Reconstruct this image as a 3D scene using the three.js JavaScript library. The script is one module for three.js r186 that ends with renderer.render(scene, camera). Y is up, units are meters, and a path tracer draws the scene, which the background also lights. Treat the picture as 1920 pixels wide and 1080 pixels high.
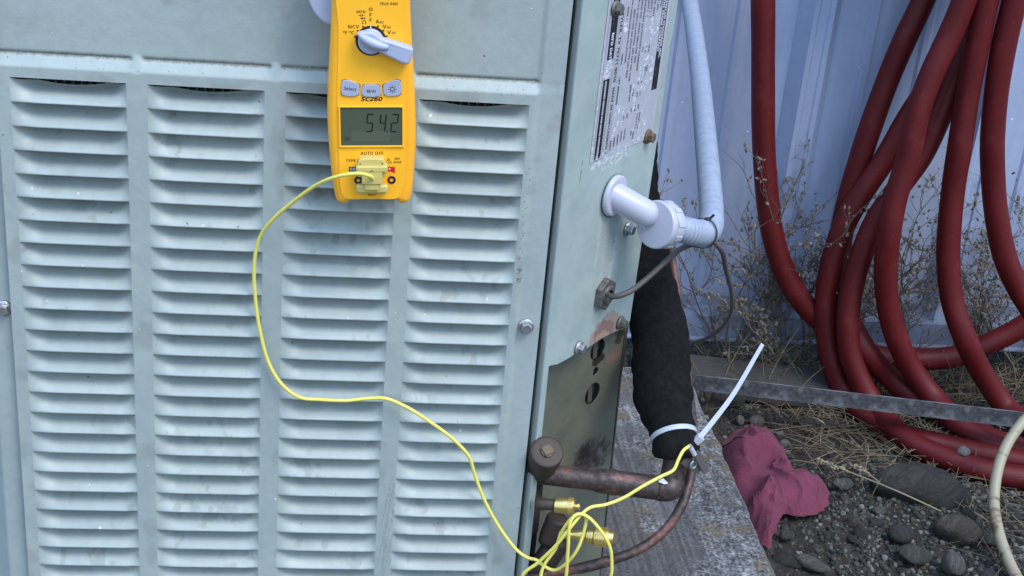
import * as THREE from 'three';
import { mergeGeometries, mergeVertices } from 'three/addons/utils/BufferGeometryUtils.js';
import { RoundedBoxGeometry } from 'three/addons/geometries/RoundedBoxGeometry.js';

// ---------- camera, sky, sun, exposure ----------
const scene = new THREE.Scene();
const V = (a) => new THREE.Vector3(a[0], a[1], a[2]);
const camera = new THREE.PerspectiveCamera(23.0354, 16 / 9, 0.05, 600);
camera.position.copy(V([-0.1799,1,1.131]));
{
  const [bx, by, bz] = [[0.9919,0.0852,0.094],[-0.0384,0.9078,-0.4175],[-0.1209,0.4105,0.9038]];
  camera.quaternion.setFromRotationMatrix(new THREE.Matrix4().makeBasis(V(bx), V(by), V(bz)));
}
scene.add(camera);
const renderer = new THREE.WebGLRenderer({ antialias: true });
renderer.toneMapping = THREE.LinearToneMapping;
renderer.toneMappingExposure = 1.8;
renderer.shadowMap.enabled = true;
{
  // hazy blue evening sky: pale at the horizon, deeper blue overhead
  const w = 256, h = 128, d = new Float32Array(w * h * 4);
  for (let j = 0; j < h; j++) {
    const el = (j + 0.5) / h * 2 - 1;                         // -1 nadir .. 1 zenith
    const t = Math.max(0, el), k = Math.pow(t, 0.7);
    for (let i = 0; i < w; i++) {
      const o = (j * w + i) * 4;
      d[o] = 0.64 + (0.64 - 0.64) * k; d[o + 1] = 0.70 + (1.08 - 0.70) * k; d[o + 2] = 0.68 + (1.98 - 0.68) * k; d[o + 3] = 1;
    }
  }
  const sky = new THREE.DataTexture(d, w, h, THREE.RGBAFormat, THREE.FloatType);
  sky.mapping = THREE.EquirectangularReflectionMapping; sky.magFilter = THREE.LinearFilter; sky.minFilter = THREE.LinearFilter; sky.needsUpdate = true;
  scene.background = sky; scene.environment = sky;
}
const sun = new THREE.DirectionalLight(0xfff1de, 1.5);
sun.position.set(1.9, 4.8, 2.3); sun.target.position.set(0, 0.4, 0);
sun.castShadow = true; sun.shadow.radius = 45; sun.shadow.mapSize.set(2048, 2048);
sun.shadow.camera.left = -3; sun.shadow.camera.right = 3; sun.shadow.camera.top = 3; sun.shadow.camera.bottom = -3;
sun.shadow.camera.near = 0.1; sun.shadow.camera.far = 12;
scene.add(sun, sun.target);

// ---------- helpers ----------
function rng(seed) { let a = seed >>> 0; return () => { a = (a + 0x6D2B79F5) >>> 0; let t = a; t = Math.imul(t ^ (t >>> 15), t | 1); t ^= t + Math.imul(t ^ (t >>> 7), t | 61); return ((t ^ (t >>> 14)) >>> 0) / 4294967296; }; }
const R0 = rng(7);
const lerp = (a, b, t) => a + (b - a) * t, clamp = (x, a = 0, b = 1) => Math.min(b, Math.max(a, x));
const sstep = (a, b, x) => { const t = clamp((x - a) / (b - a)); return t * t * (3 - 2 * t); };
function hash2(x, y, s) { let h = Math.imul(x | 0, 374761393) ^ Math.imul(y | 0, 668265263) ^ Math.imul(s | 0, 2246822519); h = Math.imul(h ^ (h >>> 13), 1274126177); return ((h ^ (h >>> 16)) >>> 0) / 4294967296; }
function vnoise(x, y, s = 0, px = 0, py = 0) {                 // value noise, optionally tiling with period px, py
  const xi = Math.floor(x), yi = Math.floor(y), fx = x - xi, fy = y - yi;
  const u = fx * fx * (3 - 2 * fx), v = fy * fy * (3 - 2 * fy);
  const m = (a, p) => p ? ((a % p) + p) % p : a;
  const x0 = m(xi, px), x1 = m(xi + 1, px), y0 = m(yi, py), y1 = m(yi + 1, py);
  return lerp(lerp(hash2(x0, y0, s), hash2(x1, y0, s), u), lerp(hash2(x0, y1, s), hash2(x1, y1, s), u), v);
}
function fbm(x, y, s, o = 4, p = 0) { let a = 0.5, t = 0, n = 0, f = 1; for (let i = 0; i < o; i++) { t += a * vnoise(x * f, y * f, s + i * 17, p * f, p * f); n += a; a *= 0.5; f *= 2; } return t / n; }
function dataTex(w, h, fn, srgb, repX, repY) {                 // fn(u, v) -> [r,g,b] 0..255
  const d = new Uint8Array(w * h * 4);
  for (let j = 0; j < h; j++) for (let i = 0; i < w; i++) {
    const c = fn(i / w, j / h), o = (j * w + i) * 4;
    d[o] = clamp(c[0], 0, 255); d[o + 1] = clamp(c[1], 0, 255); d[o + 2] = clamp(c[2], 0, 255); d[o + 3] = 255;
  }
  const t = new THREE.DataTexture(d, w, h); t.magFilter = THREE.LinearFilter; t.minFilter = THREE.LinearMipmapLinearFilter; t.generateMipmaps = true;
  t.wrapS = t.wrapT = THREE.RepeatWrapping; if (srgb) t.colorSpace = THREE.SRGBColorSpace;
  t.repeat.set(repX, repY ?? repX); t.needsUpdate = true; return t;
}
const g3 = (v) => [v, v, v];
const std = (o) => new THREE.MeshStandardMaterial({ side: THREE.DoubleSide, ...o });
const lin = (r, g, b) => new THREE.Color().setRGB(r, g, b);
const taken = {};
function numbered(n) { const k = taken[n] = (taken[n] ?? -1) + 1; return k ? `${n}_${String(k).padStart(3, '0')}` : n; }
function shade(o) { o.castShadow = true; o.receiveShadow = true; return o; }
function thing(name, label, category, pos = [0, 0, 0], group) {
  const o = new THREE.Group(); o.name = numbered(name); o.position.set(...pos); o.userData = { label, category };
  if (group) o.userData.group = group;
  scene.add(o); return o;
}
function mesh(name, geo, mat, parent, label) {
  const m = shade(new THREE.Mesh(geo, mat)); m.name = name; if (label) m.userData.label = label; parent.add(m); return m;
}
function solo(name, geo, mat, label, category, group, kind) {
  const m = shade(new THREE.Mesh(geo, mat)); m.name = numbered(name); m.userData = { label, category };
  if (group) m.userData.group = group; if (kind) m.userData.kind = kind;
  scene.add(m); return m;
}
const strip = (g) => { const q = g.index ? g.toNonIndexed() : g; for (const k of Object.keys(q.attributes)) if (!['position', 'normal', 'uv'].includes(k)) q.deleteAttribute(k); return q; };
const merge = (gs) => mergeGeometries(gs.map(strip));
const bx = (w, h, d, x = 0, y = 0, z = 0, r = 0) => { const g = r ? new RoundedBoxGeometry(w, h, d, 2, r) : new THREE.BoxGeometry(w, h, d); g.translate(x, y, z); return g; };
function between(geo, a, b) {                                  // geometry along +y from 0..len is moved onto the segment a -> b
  const d = b.clone().sub(a); const q = new THREE.Quaternion().setFromUnitVectors(new THREE.Vector3(0, 1, 0), d.clone().normalize());
  geo.applyQuaternion(q); geo.translate(a.x, a.y, a.z); return geo;
}
function lathe(prof, seg = 32) { return new THREE.LatheGeometry(prof.map(([r, y]) => new THREE.Vector2(r, y)), seg); }
// a round tube through points, radius r(t, s) where t = 0..1 and s = metres along it
function sweep(pts, rad, n = 60, m = 14, caps = true, flat = 1) {
  const curve = new THREE.CatmullRomCurve3(pts.map((p) => p.isVector3 ? p : V(p)), false, 'centripetal');
  curve.arcLengthDivisions = 600;
  const L = curve.getLength(), fr = curve.computeFrenetFrames(n, false), pos = [], uv = [], idx = [];
  for (let i = 0; i <= n; i++) {
    const t = i / n, c = curve.getPointAt(t), r = typeof rad === 'function' ? rad(t, t * L) : rad;
    for (let j = 0; j <= m; j++) {
      const a = j / m * Math.PI * 2, nx = Math.cos(a) * flat, ny = Math.sin(a);
      const N = fr.normals[i], B = fr.binormals[i];
      pos.push(c.x + r * (N.x * nx + B.x * ny), c.y + r * (N.y * nx + B.y * ny), c.z + r * (N.z * nx + B.z * ny));
      uv.push(t * L, j / m * 2 * Math.PI * r);
      if (i < n && j < m) { const p = i * (m + 1) + j; idx.push(p, p + m + 1, p + 1, p + 1, p + m + 1, p + m + 2); }
    }
  }
  if (caps) for (const i of [0, n]) {
    const c = curve.getPointAt(i / n), o = pos.length / 3; pos.push(c.x, c.y, c.z); uv.push(0, 0);
    for (let j = 0; j < m; j++) { const p = i * (m + 1) + j; i ? idx.push(o, p, p + 1) : idx.push(o, p + 1, p); }
  }
  const g = new THREE.BufferGeometry(); g.setAttribute('position', new THREE.Float32BufferAttribute(pos, 3)); g.setAttribute('uv', new THREE.Float32BufferAttribute(uv, 2)); g.setIndex(idx);
  g.computeVertexNormals();
  const nm = g.attributes.normal;                              // close the seam in the shading
  for (let i = 0; i <= n; i++) { const a = i * (m + 1), b = a + m; const v = new THREE.Vector3(nm.getX(a) + nm.getX(b), nm.getY(a) + nm.getY(b), nm.getZ(a) + nm.getZ(b)).normalize(); nm.setXYZ(a, v.x, v.y, v.z); nm.setXYZ(b, v.x, v.y, v.z); }
  g.userData.curve = curve; return g;
}
function gridGeo(xs, ys, fn, skip) {                           // fn(x, y) -> [X, Y, Z]; uv = x, y in metres
  const pos = [], uv = [], idx = [], W = xs.length;
  for (const y of ys) for (const x of xs) { pos.push(...fn(x, y)); uv.push(x, y); }
  for (let j = 0; j + 1 < ys.length; j++) for (let i = 0; i + 1 < W; i++) {
    if (skip && skip((xs[i] + xs[i + 1]) / 2, (ys[j] + ys[j + 1]) / 2)) continue;
    const p = j * W + i; idx.push(p, p + 1, p + W, p + 1, p + W + 1, p + W);
  }
  const g = new THREE.BufferGeometry(); g.setAttribute('position', new THREE.Float32BufferAttribute(pos, 3)); g.setAttribute('uv', new THREE.Float32BufferAttribute(uv, 2)); g.setIndex(idx); g.computeVertexNormals(); return g;
}
const range = (a, b, n) => Array.from({ length: n + 1 }, (_, i) => a + (b - a) * i / n);
function poly(pts) { const s = new THREE.Shape(); pts.forEach(([x, y], i) => i ? s.lineTo(x, y) : s.moveTo(x, y)); s.closePath(); return s; }
function smoothPoly(pts, n = 120) { const c = new THREE.CatmullRomCurve3(pts.map(([x, y]) => new THREE.Vector3(x, y, 0)), true, 'centripetal'); return poly(c.getPoints(n).slice(0, n).map((p) => [p.x, p.y])); }
function circlePath(x, y, r, ry = r) { const p = new THREE.Path(); p.absellipse(x, y, r, ry, 0, Math.PI * 2, true); return p; }
const ext = (s, depth, bevel = 0, seg = 2, curve = 24) => new THREE.ExtrudeGeometry(s, { depth, bevelEnabled: bevel > 0, bevelSize: bevel, bevelThickness: bevel, bevelOffset: -bevel, bevelSegments: seg, curveSegments: curve });
function canvasTex(w, h, draw) {
  const c = document.createElement('canvas'); c.width = w; c.height = h; draw(c.getContext('2d'), w, h);
  const t = new THREE.CanvasTexture(c); t.colorSpace = THREE.SRGBColorSpace; t.magFilter = THREE.LinearFilter; return t;
}
function hexBolt(r, h) {                                       // hex washer head, axis +z
  const w = lathe([[0, 0], [r * 1.42, 0], [r * 1.42, h * 0.16], [r * 1.25, h * 0.3], [r * 0.9, h * 0.34], [0, h * 0.34]], 24); w.rotateX(Math.PI / 2);
  const hx = Array.from({ length: 6 }, (_, i) => [r * Math.cos(i * Math.PI / 3), r * Math.sin(i * Math.PI / 3)]);
  const b = ext(poly(hx), h * 0.55, r * 0.12, 2); b.translate(0, 0, h * 0.3);
  return merge([w, b]);
}

// ---------- materials ----------
const specks = rng(31);
const makePaint = (extra) => {                                      // faded grey-green enamel with drip-free blotches, dirt spots and pale flecks; 1 m tile
  const W = 1280, dots = [];
  for (let i = 0; i < 520; i++) dots.push([specks(), specks(), 0.0003 + 0.0009 * Math.pow(specks(), 4), specks() < 0.42 ? 1 : -1]);
  const cells = {}; const G = 64;
  for (const d of dots) (cells[`${Math.floor(d[0] * G)},${Math.floor(d[1] * G)}`] ??= []).push(d);
  return dataTex(W, W, (u, v) => {
    const n = fbm(u * 5, v * 5, 3, 5, 5), f = fbm(u * 160, v * 160, 9, 2, 160), st = fbm(u * 60, v * 4, 21, 3, 0);
    const b = (n - 0.5) * 26 + (f - 0.5) * 9 + (fbm(u * 22, v * 22, 77, 3, 22) - 0.5) * 10;
    let r = 151 + b, g = 163 + b * 0.95, bl = 160 + b * 0.8;
    const cu = Math.floor(u * G), cv = Math.floor(v * G);
    for (let a = -1; a < 2; a++) for (let c = -1; c < 2; c++) for (const d of cells[`${cu + a},${cv + c}`] ?? []) {
      const q = Math.hypot(u - d[0], v - d[1]);
      if (q < d[2]) { if (d[3] > 0) { r = 238; g = 240; bl = 238; } else { r *= 0.45; g *= 0.45; bl *= 0.42; } }
    }
    return extra ? extra(u, v, [r, g, bl]) : [r, g, bl];
  }, true, 1);
};
const paintTex = makePaint();
const grimeTex = makePaint((u, v, c) => { const s = 0.12 * sstep(0.54, 0.78, fbm(u * 24, v * 24, 321, 4, 24)) + 0.22 * sstep(0.66, 0.76, fbm(u * 110, v * 110, 322, 3, 110)) * sstep(0.42, 0.62, fbm(u * 14, v * 14, 323, 3, 14)); return [lerp(c[0], 92, s), lerp(c[1], 92, s), lerp(c[2], 80, s)]; });
const M = {};
const fineBump = dataTex(512, 512, (u, v) => g3(255 * fbm(u * 90, v * 90, 5, 3, 90)), false, 5);
M.paint = std({ map: paintTex, roughness: 0.5, bumpMap: fineBump, bumpScale: 0.00012 });
M.fins = std({ color: lin(0.30, 0.30, 0.30), metalness: 0.3, roughness: 0.6 });
M.zinc = std({ color: lin(0.42, 0.43, 0.44), metalness: 0.75, roughness: 0.42, roughnessMap: fineBump });
M.dullZinc = std({ color: lin(0.30, 0.30, 0.29), metalness: 0.6, roughness: 0.55, map: dataTex(256, 256, (u, v) => { const n = fbm(u * 14, v * 14, 8, 4, 14) * 120 + 130; return [n, n * 0.98, n * 0.94]; }, true, 30) });
M.brass = std({ color: lin(0.72, 0.55, 0.20), metalness: 0.9, roughness: 0.32 });
M.darkBrass = std({ map: dataTex(256, 256, (u, v) => { const n = fbm(u * 8, v * 8, 4, 5, 8); return [40 + n * 50, 36 + n * 40, 32 + n * 34]; }, true, 20), metalness: 0.35, roughness: 0.62 });
M.rust = std({ map: dataTex(128, 128, (u, v) => { const n = fbm(u * 10, v * 10, 4, 4, 10); return [60 + n * 80, 52 + n * 66, 40 + n * 50]; }, true, 60), metalness: 0.3, roughness: 0.7 });
M.copper = std({
  map: dataTex(512, 256, (u, v) => { const n = fbm(u * 6, v * 6, 14, 5, 6), k = fbm(u * 30, v * 30, 15, 3, 30), p = sstep(0.52, 0.7, n); return [lerp(70, 112, p) + (k - 0.5) * 50, lerp(60, 80, p) + (k - 0.5) * 44, lerp(57, 72, p) + (k - 0.5) * 42]; }, true, 9, 12),
  metalness: 0.45, roughness: 0.5, bumpMap: fineBump, bumpScale: 0.0002 });
M.foam = new THREE.MeshPhysicalMaterial({ side: THREE.DoubleSide, specularIntensity: 0.25, map: dataTex(512, 512, (u, v) => { const n = fbm(u * 50, v * 50, 3, 3, 50), k = fbm(u * 5, v * 5, 4, 3, 5); const c = 8 + n * 16 + k * 8; return [c + 1, c, c + 1]; }, true, 6), roughness: 0.95, bumpMap: dataTex(512, 512, (u, v) => g3(255 * fbm(u * 60, v * 60, 2, 3, 60)), false, 6), bumpScale: 0.0006 });
M.conduit = std({ color: lin(0.32, 0.37, 0.46), roughness: 0.5, map: dataTex(256, 256, (u, v) => { const n = 214 + fbm(u * 12, v * 12, 3, 4, 12) * 40; return [n, n, n]; }, true, 12) });
M.pvc = new THREE.MeshPhysicalMaterial({ color: lin(0.41, 0.42, 0.49), roughness: 0.36, clearcoat: 0.25, clearcoatRoughness: 0.4, side: THREE.DoubleSide });
M.cable = std({ color: lin(0.075, 0.062, 0.062), roughness: 0.55 });
M.blackPlastic = std({ color: lin(0.018, 0.018, 0.02), roughness: 0.45 });
M.nylon = new THREE.MeshPhysicalMaterial({ color: lin(0.45, 0.48, 0.53), roughness: 0.35, transmission: 0.12, thickness: 0, side: THREE.DoubleSide });
M.hose = new THREE.MeshPhysicalMaterial({ side: THREE.DoubleSide, specularIntensity: 0.6, map: dataTex(512, 128, (u, v) => { const n = fbm(u * 12, v * 12, 6, 4, 12), k = fbm(u * 90, v * 90, 7, 2, 90); const b = (n - 0.5) * 22 + (k - 0.5) * 8; const s = (k > 0.87 ? 22 : 0) + 11 * sstep(0.60, 0.74, fbm(u * 8 + 3, v * 26, 8, 3)) * sstep(0.4, 0.6, n); return [84 + b * 0.8 + s * 0.6, 14 + b * 0.3 + s, 16 + b * 0.3 + s]; }, true, 3, 4), roughness: 0.55 });
M.wire = std({ color: lin(0.74, 0.66, 0.13), roughness: 0.4 });
M.plug = std({ color: lin(0.56, 0.46, 0.14), roughness: 0.48 });
M.yellow = std({ color: lin(0.93, 0.42, 0.02), roughness: 0.42, bumpMap: fineBump, bumpScale: 0.00008 });
M.meterGrey = std({ color: lin(0.36, 0.40, 0.53), roughness: 0.42 });

// ---------- setting ----------
const GY = -0.085;                                             // soil level; the slab's top is y = 0
const soil = (x, z) => GY + 0.016 * (fbm(x * 7 + 40, z * 7 + 40, 51, 4) - 0.5) * 2 + 0.006 * (fbm(x * 45 + 90, z * 45 + 90, 52, 3) - 0.5) * 2 + 0.02 * sstep(0.45, 0.36, x) * sstep(-1.2, -0.9, z);
{
  const far = [3, 8, 25, 80, 300];
  const xs = [...far.slice().reverse().map((v) => -v), -1.5, -0.7, -0.2, 0.1, ...range(0.28, 1.25, 150), 1.5, ...far];
  const zs = [...far.slice().reverse().map((v) => -v), -1.5, ...range(-1.12, 0.05, 170), 0.3, 0.8, 1.6, ...far];
  const g = gridGeo(xs, zs, (x, z) => [x, (x > 0.2 && x < 1.3 && z > -1.2 && z < 0.1) ? soil(x, z) : GY, z]);
  g.index.array.reverse(); g.computeVertexNormals();
  const dirt = dataTex(1024, 1024, (u, v) => {
    const n = fbm(u * 6, v * 6, 61, 5, 6), k = fbm(u * 70, v * 70, 62, 3, 70), s = fbm(u * 220, v * 220, 63, 2, 220);
    const b = (n - 0.5) * 40 + (k - 0.5) * 46 + (s - 0.5) * 50; const p = s > 0.74 ? 46 : 0;
    return [37 + b * 0.5 + p * 0.75, 32 + b * 0.47 + p * 0.75, 26 + b * 0.4 + p * 0.7];
  }, true, 1.6);
  const db = dataTex(1024, 1024, (u, v) => g3(255 * (0.5 * fbm(u * 50, v * 50, 64, 3, 50) + 0.5 * fbm(u * 180, v * 180, 65, 2, 180))), false, 1.6);
  const m = shade(new THREE.Mesh(g, std({ map: dirt, bumpMap: db, bumpScale: 0.004, roughness: 1 }))); m.name = 'ground';
  m.userData = { kind: 'structure', label: 'bare brown dirt ground littered with gravel and straw', category: 'ground' }; scene.add(m);
}
{
  // poured slab under the unit: broom lines along z, exposed pale grains and brown stains near its open edge
  const x0 = -0.75, x1 = 0.365, z0 = -0.79, z1 = 0.55;
  const top = dataTex(1536, 1536, (u, v) => {
    const x = u * 1.2, z = v * 1.2;
    const br = vnoise(x * 330, z * 9, 71) * 0.6 + vnoise(x * 170 + 4, z * 5, 72) * 0.4;
    const gr = fbm(u * 520, v * 520, 73, 2, 520), n = fbm(u * 9, v * 9, 74, 4, 9), bl = fbm(u * 26, v * 26, 75, 4, 26);
    let c = 79 + (n - 0.5) * 40 + (br - 0.5) * 40 + (gr - 0.5) * 40;
    const wear = sstep(0.44, 0.60, bl * 0.55 + n * 0.25 + 0.26 * sstep(0.93, 1.10, u * 1.2));
    c += wear * (10 + (gr - 0.45) * 86 + (fbm(u * 120, v * 120, 83, 2, 120) - 0.5) * 50);
    const st = 0.7 * sstep(0.56, 0.74, fbm(u * 34 + 3, v * 34, 76, 5, 34)) * (0.3 + 0.7 * wear) * (0.5 + gr);
    return [lerp(c, 92 + (gr - 0.5) * 40, st), lerp(c * 1.0, 80 + (gr - 0.5) * 36, st), lerp(c * 1.0, 62 + (gr - 0.5) * 30, st)];
  }, true, 1 / 1.2);
  const bump = dataTex(1024, 1024, (u, v) => g3(255 * (0.55 * vnoise(u * 400, v * 11, 71) + 0.45 * fbm(u * 260, v * 260, 78, 2, 260))), false, 1 / 1.2);
  const xs = [x0, -0.3, ...range(0.0, x1 - 0.012, 60), x1 - 0.005, x1], zs = [...range(z0, z1, 160)];
  const edge = (z) => 0.004 * (fbm(z * 30 + 10, 3, 79, 4) - 0.5) * 2;
  const g = gridGeo(xs, zs, (x, z) => {
    const near = sstep(x1 - 0.03, x1, x), drop = x > x1 - 0.004 ? 0.006 : 0;
    return [x + near * edge(z), -drop + 0.0012 * (fbm(x * 60, z * 60, 80, 2) - 0.5), z];
  });
  for (let i = 0, u = g.attributes.uv; i < u.count; i++) u.setX(i, u.getX(i) + 0.75);
  g.index.array.reverse(); g.computeVertexNormals();
  const side = gridGeo(zs, [GY - 0.06, -0.05, -0.02, -0.006], (z, y) => [x1 + edge(z) * (y > -0.01 ? 1 : 0.6) + (y < -0.01 ? 0.002 * vnoise(z * 80, y * 80, 5) : 0), y, z]);
  const back = bx(x1 - x0, 0.13, 0.01, (x0 + x1) / 2, -0.074, z0 + 0.005), fr = bx(x1 - x0, 0.13, 0.01, (x0 + x1) / 2, -0.074, z1 - 0.005), lf = bx(0.01, 0.13, z1 - z0 - 0.03, x0 + 0.006, -0.074, (z0 + z1) / 2);
  solo('concrete_slab', merge([g, side, back, fr, lf]), std({ map: top, bumpMap: bump, bumpScale: 0.0016, roughness: 0.95 }), 'grey broom-finished concrete slab that the unit stands on', 'slab', null, 'structure');
}
{
  // ribbed metal wall of the shed behind
  const wall = thing('metal_shed_wall', 'pale blue-grey ribbed metal shed wall behind the hanging red hose', 'wall', [0, 0, 0]);
  const WZ = -1.0, yb = 0.006, yt = 2.7, rib0 = 0.547, P = 0.305;
  const prof = [[-0.034, 0], [-0.0165, 0.026], [-0.009, 0.026], [-0.0065, 0.0235], [0.0065, 0.0235], [0.009, 0.026], [0.0165, 0.026], [0.034, 0], [0.082, 0], [0.0865, 0.0035], [0.0955, 0.0035], [0.1, 0], [0.172, 0], [0.1765, 0.0035], [0.1855, 0.0035], [0.19, 0]];
  const metalTex = dataTex(1024, 1024, (u, v) => { const n = fbm(u * 4, v * 4, 91, 5, 4), s = fbm(u * 90, v * 5, 92, 3, 0), k = fbm(u * 120, v * 120, 93, 2, 120); const b = (n - 0.5) * 22 + (s - 0.5) * 12 + (k - 0.5) * 6; const wf = hash2(Math.floor(u * 420), Math.floor(v * 420), 95) > 0.99985 ? 60 : 0; return [152 + b + wf, 164 + b + wf, 190 + b + wf]; }, true, 1);
  const mat = std({ map: metalTex, roughness: 0.45, metalness: 0.0 });
  const trimMat = std({ map: metalTex, color: lin(0.55, 0.56, 0.58), roughness: 0.6 });
  for (let s = -3; s < 3; s++) {                                // each sheet is three ribs wide and laps the next
    const xs = [], zz = [];
    for (let r = 0; r < 3; r++) for (const [dx, dz] of prof) { xs.push(rib0 + s * 3 * P + r * P + dx); zz.push(dz); }
    for (const [dx, dz] of prof.slice(0, 8)) { xs.push(rib0 + s * 3 * P + 3 * P + dx); zz.push(dz - 0.0008); }
    const map = new Map(xs.map((x, i) => [x, zz[i]]));
    const ys = [yb, 0.2, 0.5, 1, 1.6, yt];
    const g = gridGeo(xs, ys, (x, y) => [x, y, WZ + map.get(x)]);
    mesh('siding_sheet', strip(g).clone(), mat, wall).geometry.computeVertexNormals();
  }
  // base flashing: an upright strip with a drip lip
  const L = 5.4, fp = [[0.0, 0.03], [0.002, 0.03], [0.004, 0.012], [0.030, 0.004], [0.031, -0.034], [0.036, -0.037], [0.036, -0.040], [0.028, -0.037], [0.028, 0.001], [0, 0.008]];
  const fl = ext(poly(fp), L); fl.rotateY(-Math.PI / 2); fl.scale(1, 1, 1); fl.translate(L / 2 + 0.2, 0, 0);
  const p = fl.attributes.position; for (let i = 0; i < p.count; i++) p.setZ(i, p.getZ(i)); fl.translate(0, yb - 0.002, WZ + 0.0); mesh('base_flashing', fl, trimMat, wall);
  // timber sill and packed earth under the flashing, set back in the dark
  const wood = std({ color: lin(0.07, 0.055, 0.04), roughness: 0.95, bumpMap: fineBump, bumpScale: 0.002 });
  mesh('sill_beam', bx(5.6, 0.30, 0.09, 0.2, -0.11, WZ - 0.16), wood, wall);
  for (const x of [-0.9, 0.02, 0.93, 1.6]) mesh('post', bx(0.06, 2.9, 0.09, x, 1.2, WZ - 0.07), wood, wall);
  const sb = lathe([[0, 0], [0.0075, 0], [0.0075, 0.001], [0.0045, 0.002], [0.0042, 0.004], [0, 0.0042]], 12); sb.rotateX(Math.PI / 2);
  for (const [x, y] of [[0.8971,0.0726,-1], [0.8971,0.0726,-1]].slice(0, 1)) for (const k of [0, 1, -1, 2]) { const m = mesh('wall_screw', sb, M.zinc, wall); m.position.set(x + k * P, y, WZ + 0.0002); }
}

// ---------- condenser unit ----------
const unit = thing('condenser_unit', 'weathered grey-green outdoor air conditioner with louvered side standing on concrete', 'air conditioner', [0, 0, 0]);
const UB = 0.03, UT = 0.93;
const pitch = 0.0205, rowTop = 0.6547, ROWS = 26;
const cols = [[-0.4490, -0.3575], [-0.3410, -0.2470], [-0.2300, -0.1365], [-0.1210, -0.0282]];
{
  // stamped side panel: the louver field stands proud of the plain sheet above and the strip beside it
  const rowBot = rowTop - pitch * ROWS;
  const gaps = [-0.3493, -0.2385, -0.1288];
  const zf = (x, y) => {
    let g = 0; for (const c of gaps) g = Math.max(g, 1 - sstep(0.001, 0.0075, Math.abs(x - c)));
    const t0 = lerp(0.6722, 0.6775, g), t1 = lerp(0.6640, 0.6630, g);
    const top = clamp((y - t1) / (t0 - t1)), right = sstep(-0.0238, -0.0190, x);
    const dent = -0.0010 * (fbm(x * 9 + 5, y * 9 + 5, 12, 3) - 0.5);
    return -0.0062 * top * (1 - 0.4 * right) - 0.0016 * (1 - g) * (1 - right) * Math.exp(-Math.pow((y - 0.6738) / 0.0014, 2)) - 0.0028 * right * (1 - top) + dent * (y > rowTop + 0.01 ? 1 : 0.2);
  };
  const xs = []; const push = (a) => { for (const v of a) xs.push(v); };
  push(range(-0.4595, cols[0][0], 2)); cols.forEach(([a, b], i) => { if (i) push(range(cols[i - 1][1], a, 10).slice(1)); push(range(a, b, 10).slice(1)); });
  push(range(cols[3][1], 0, 20).slice(1));
  const ys = [UB, ...range(rowBot, rowTop, 26), ...range(rowTop, 0.682, 24).slice(1), ...range(0.682, UT, 16).slice(1)];
  const g = gridGeo(xs, ys, (x, y) => [x, y, zf(x, y)], (x, y) => y > rowBot && y < rowTop && cols.some(([a, b]) => x > a && x < b));
  const flR = gridGeo([0, 0.5, 1], [UB, UT], (t, y) => [0.0004 - 0.0004 * t, y, zf(0, y) - 0.0005 - t * 0.012]), flL = gridGeo([0, 1], [UB, UT], (t, y) => [-0.4595, y, -t * 0.011]);
  const rp = rng(404), chips = [], segs = [];
  // dirt lodged in the crease above the louvers, chipped paint by the right fold, rub marks between the last two columns
  for (let i = 0; i < 2600; i++) { const x = -0.46 + 0.437 * rp(); if (gaps.some((c) => Math.abs(x - c) < 0.005)) continue; chips.push([x, 0.6732 + (rp() - 0.5) * 0.0022 * (0.4 + rp()), 0.0005 + 0.0011 * rp() * rp(), 0.25 + 0.35 * rp()]); }
  for (let i = 0; i < 70; i++) { chips.push([-0.46 + 0.437 * Math.pow(rp(), 0.6), 0.667 - 0.005 * rp(), 0.0002 + 0.0004 * rp() * rp(), 0.7]); }
  for (let i = 0; i < 120; i++) chips.push([-0.0215 - 0.004 * rp(), 0.49 + 0.12 * rp() * (rp() < 0.5 ? 1 : 0.15), 0.0002 + 0.0006 * rp() * rp(), 0.9]);
  for (let i = 0; i < 26; i++) segs.push([-0.128 + 0.008 * rp(), 0.30 - 0.10 * rp(), 0.02 + 0.04 * rp(), -0.16 + 0.1 * rp(), 0.00030, 0.06 + 0.14 * rp()]);
  const cell = {}; for (const q of chips) { const k = `${Math.floor(q[0] * 200)},${Math.floor(q[1] * 200)}`; (cell[k] ??= []).push(q); }
  const panelTex = makePaint((u, v, c) => {
    const x = u - 1, y = v; let k = 0; if (x < -0.47) return c;
    const cx = Math.floor(x * 200), cy = Math.floor(y * 200);
    for (let a = -1; a < 2; a++) for (let b = -1; b < 2; b++) for (const q of cell[`${cx + a},${cy + b}`] ?? []) { const d = Math.hypot((x - q[0]) * 0.6, y - q[1]); if (d < q[2]) k = Math.max(k, q[3] * sstep(q[2], q[2] * 0.4, d)); }
    if (y < 0.31 && y > 0.13 && Math.abs(x + 0.125) < 0.02) for (const q of segs) { const t = (q[1] - y) / q[2]; if (t > 0 && t < 1 && Math.abs(x - q[0] - q[3] * (q[1] - y)) < q[4]) k = Math.max(k, q[5]); }
    const sm = sstep(0.60, 0.74, fbm(x * 26 + 60, y * 26, 311, 4)) * 0.14; k = Math.max(k, sm);
    return [lerp(c[0], 84, k), lerp(c[1], 78, k), lerp(c[2], 62, k)];
  });
  const panelMat = M.paint.clone(); panelMat.map = panelTex;
  const panel = mesh('louver_panel', merge([g, flR, flL]), panelMat, unit);
  // one louver: flush at its lower lip, pressed inward towards the top, ends ramped back to the sheet
  const louver = (w, first) => { const q = louver0(w, first), a = q.attributes.uv; for (let i = 0; i < a.count; i++) a.setY(i, a.getY(i) * 0.024); return q; };
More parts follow.
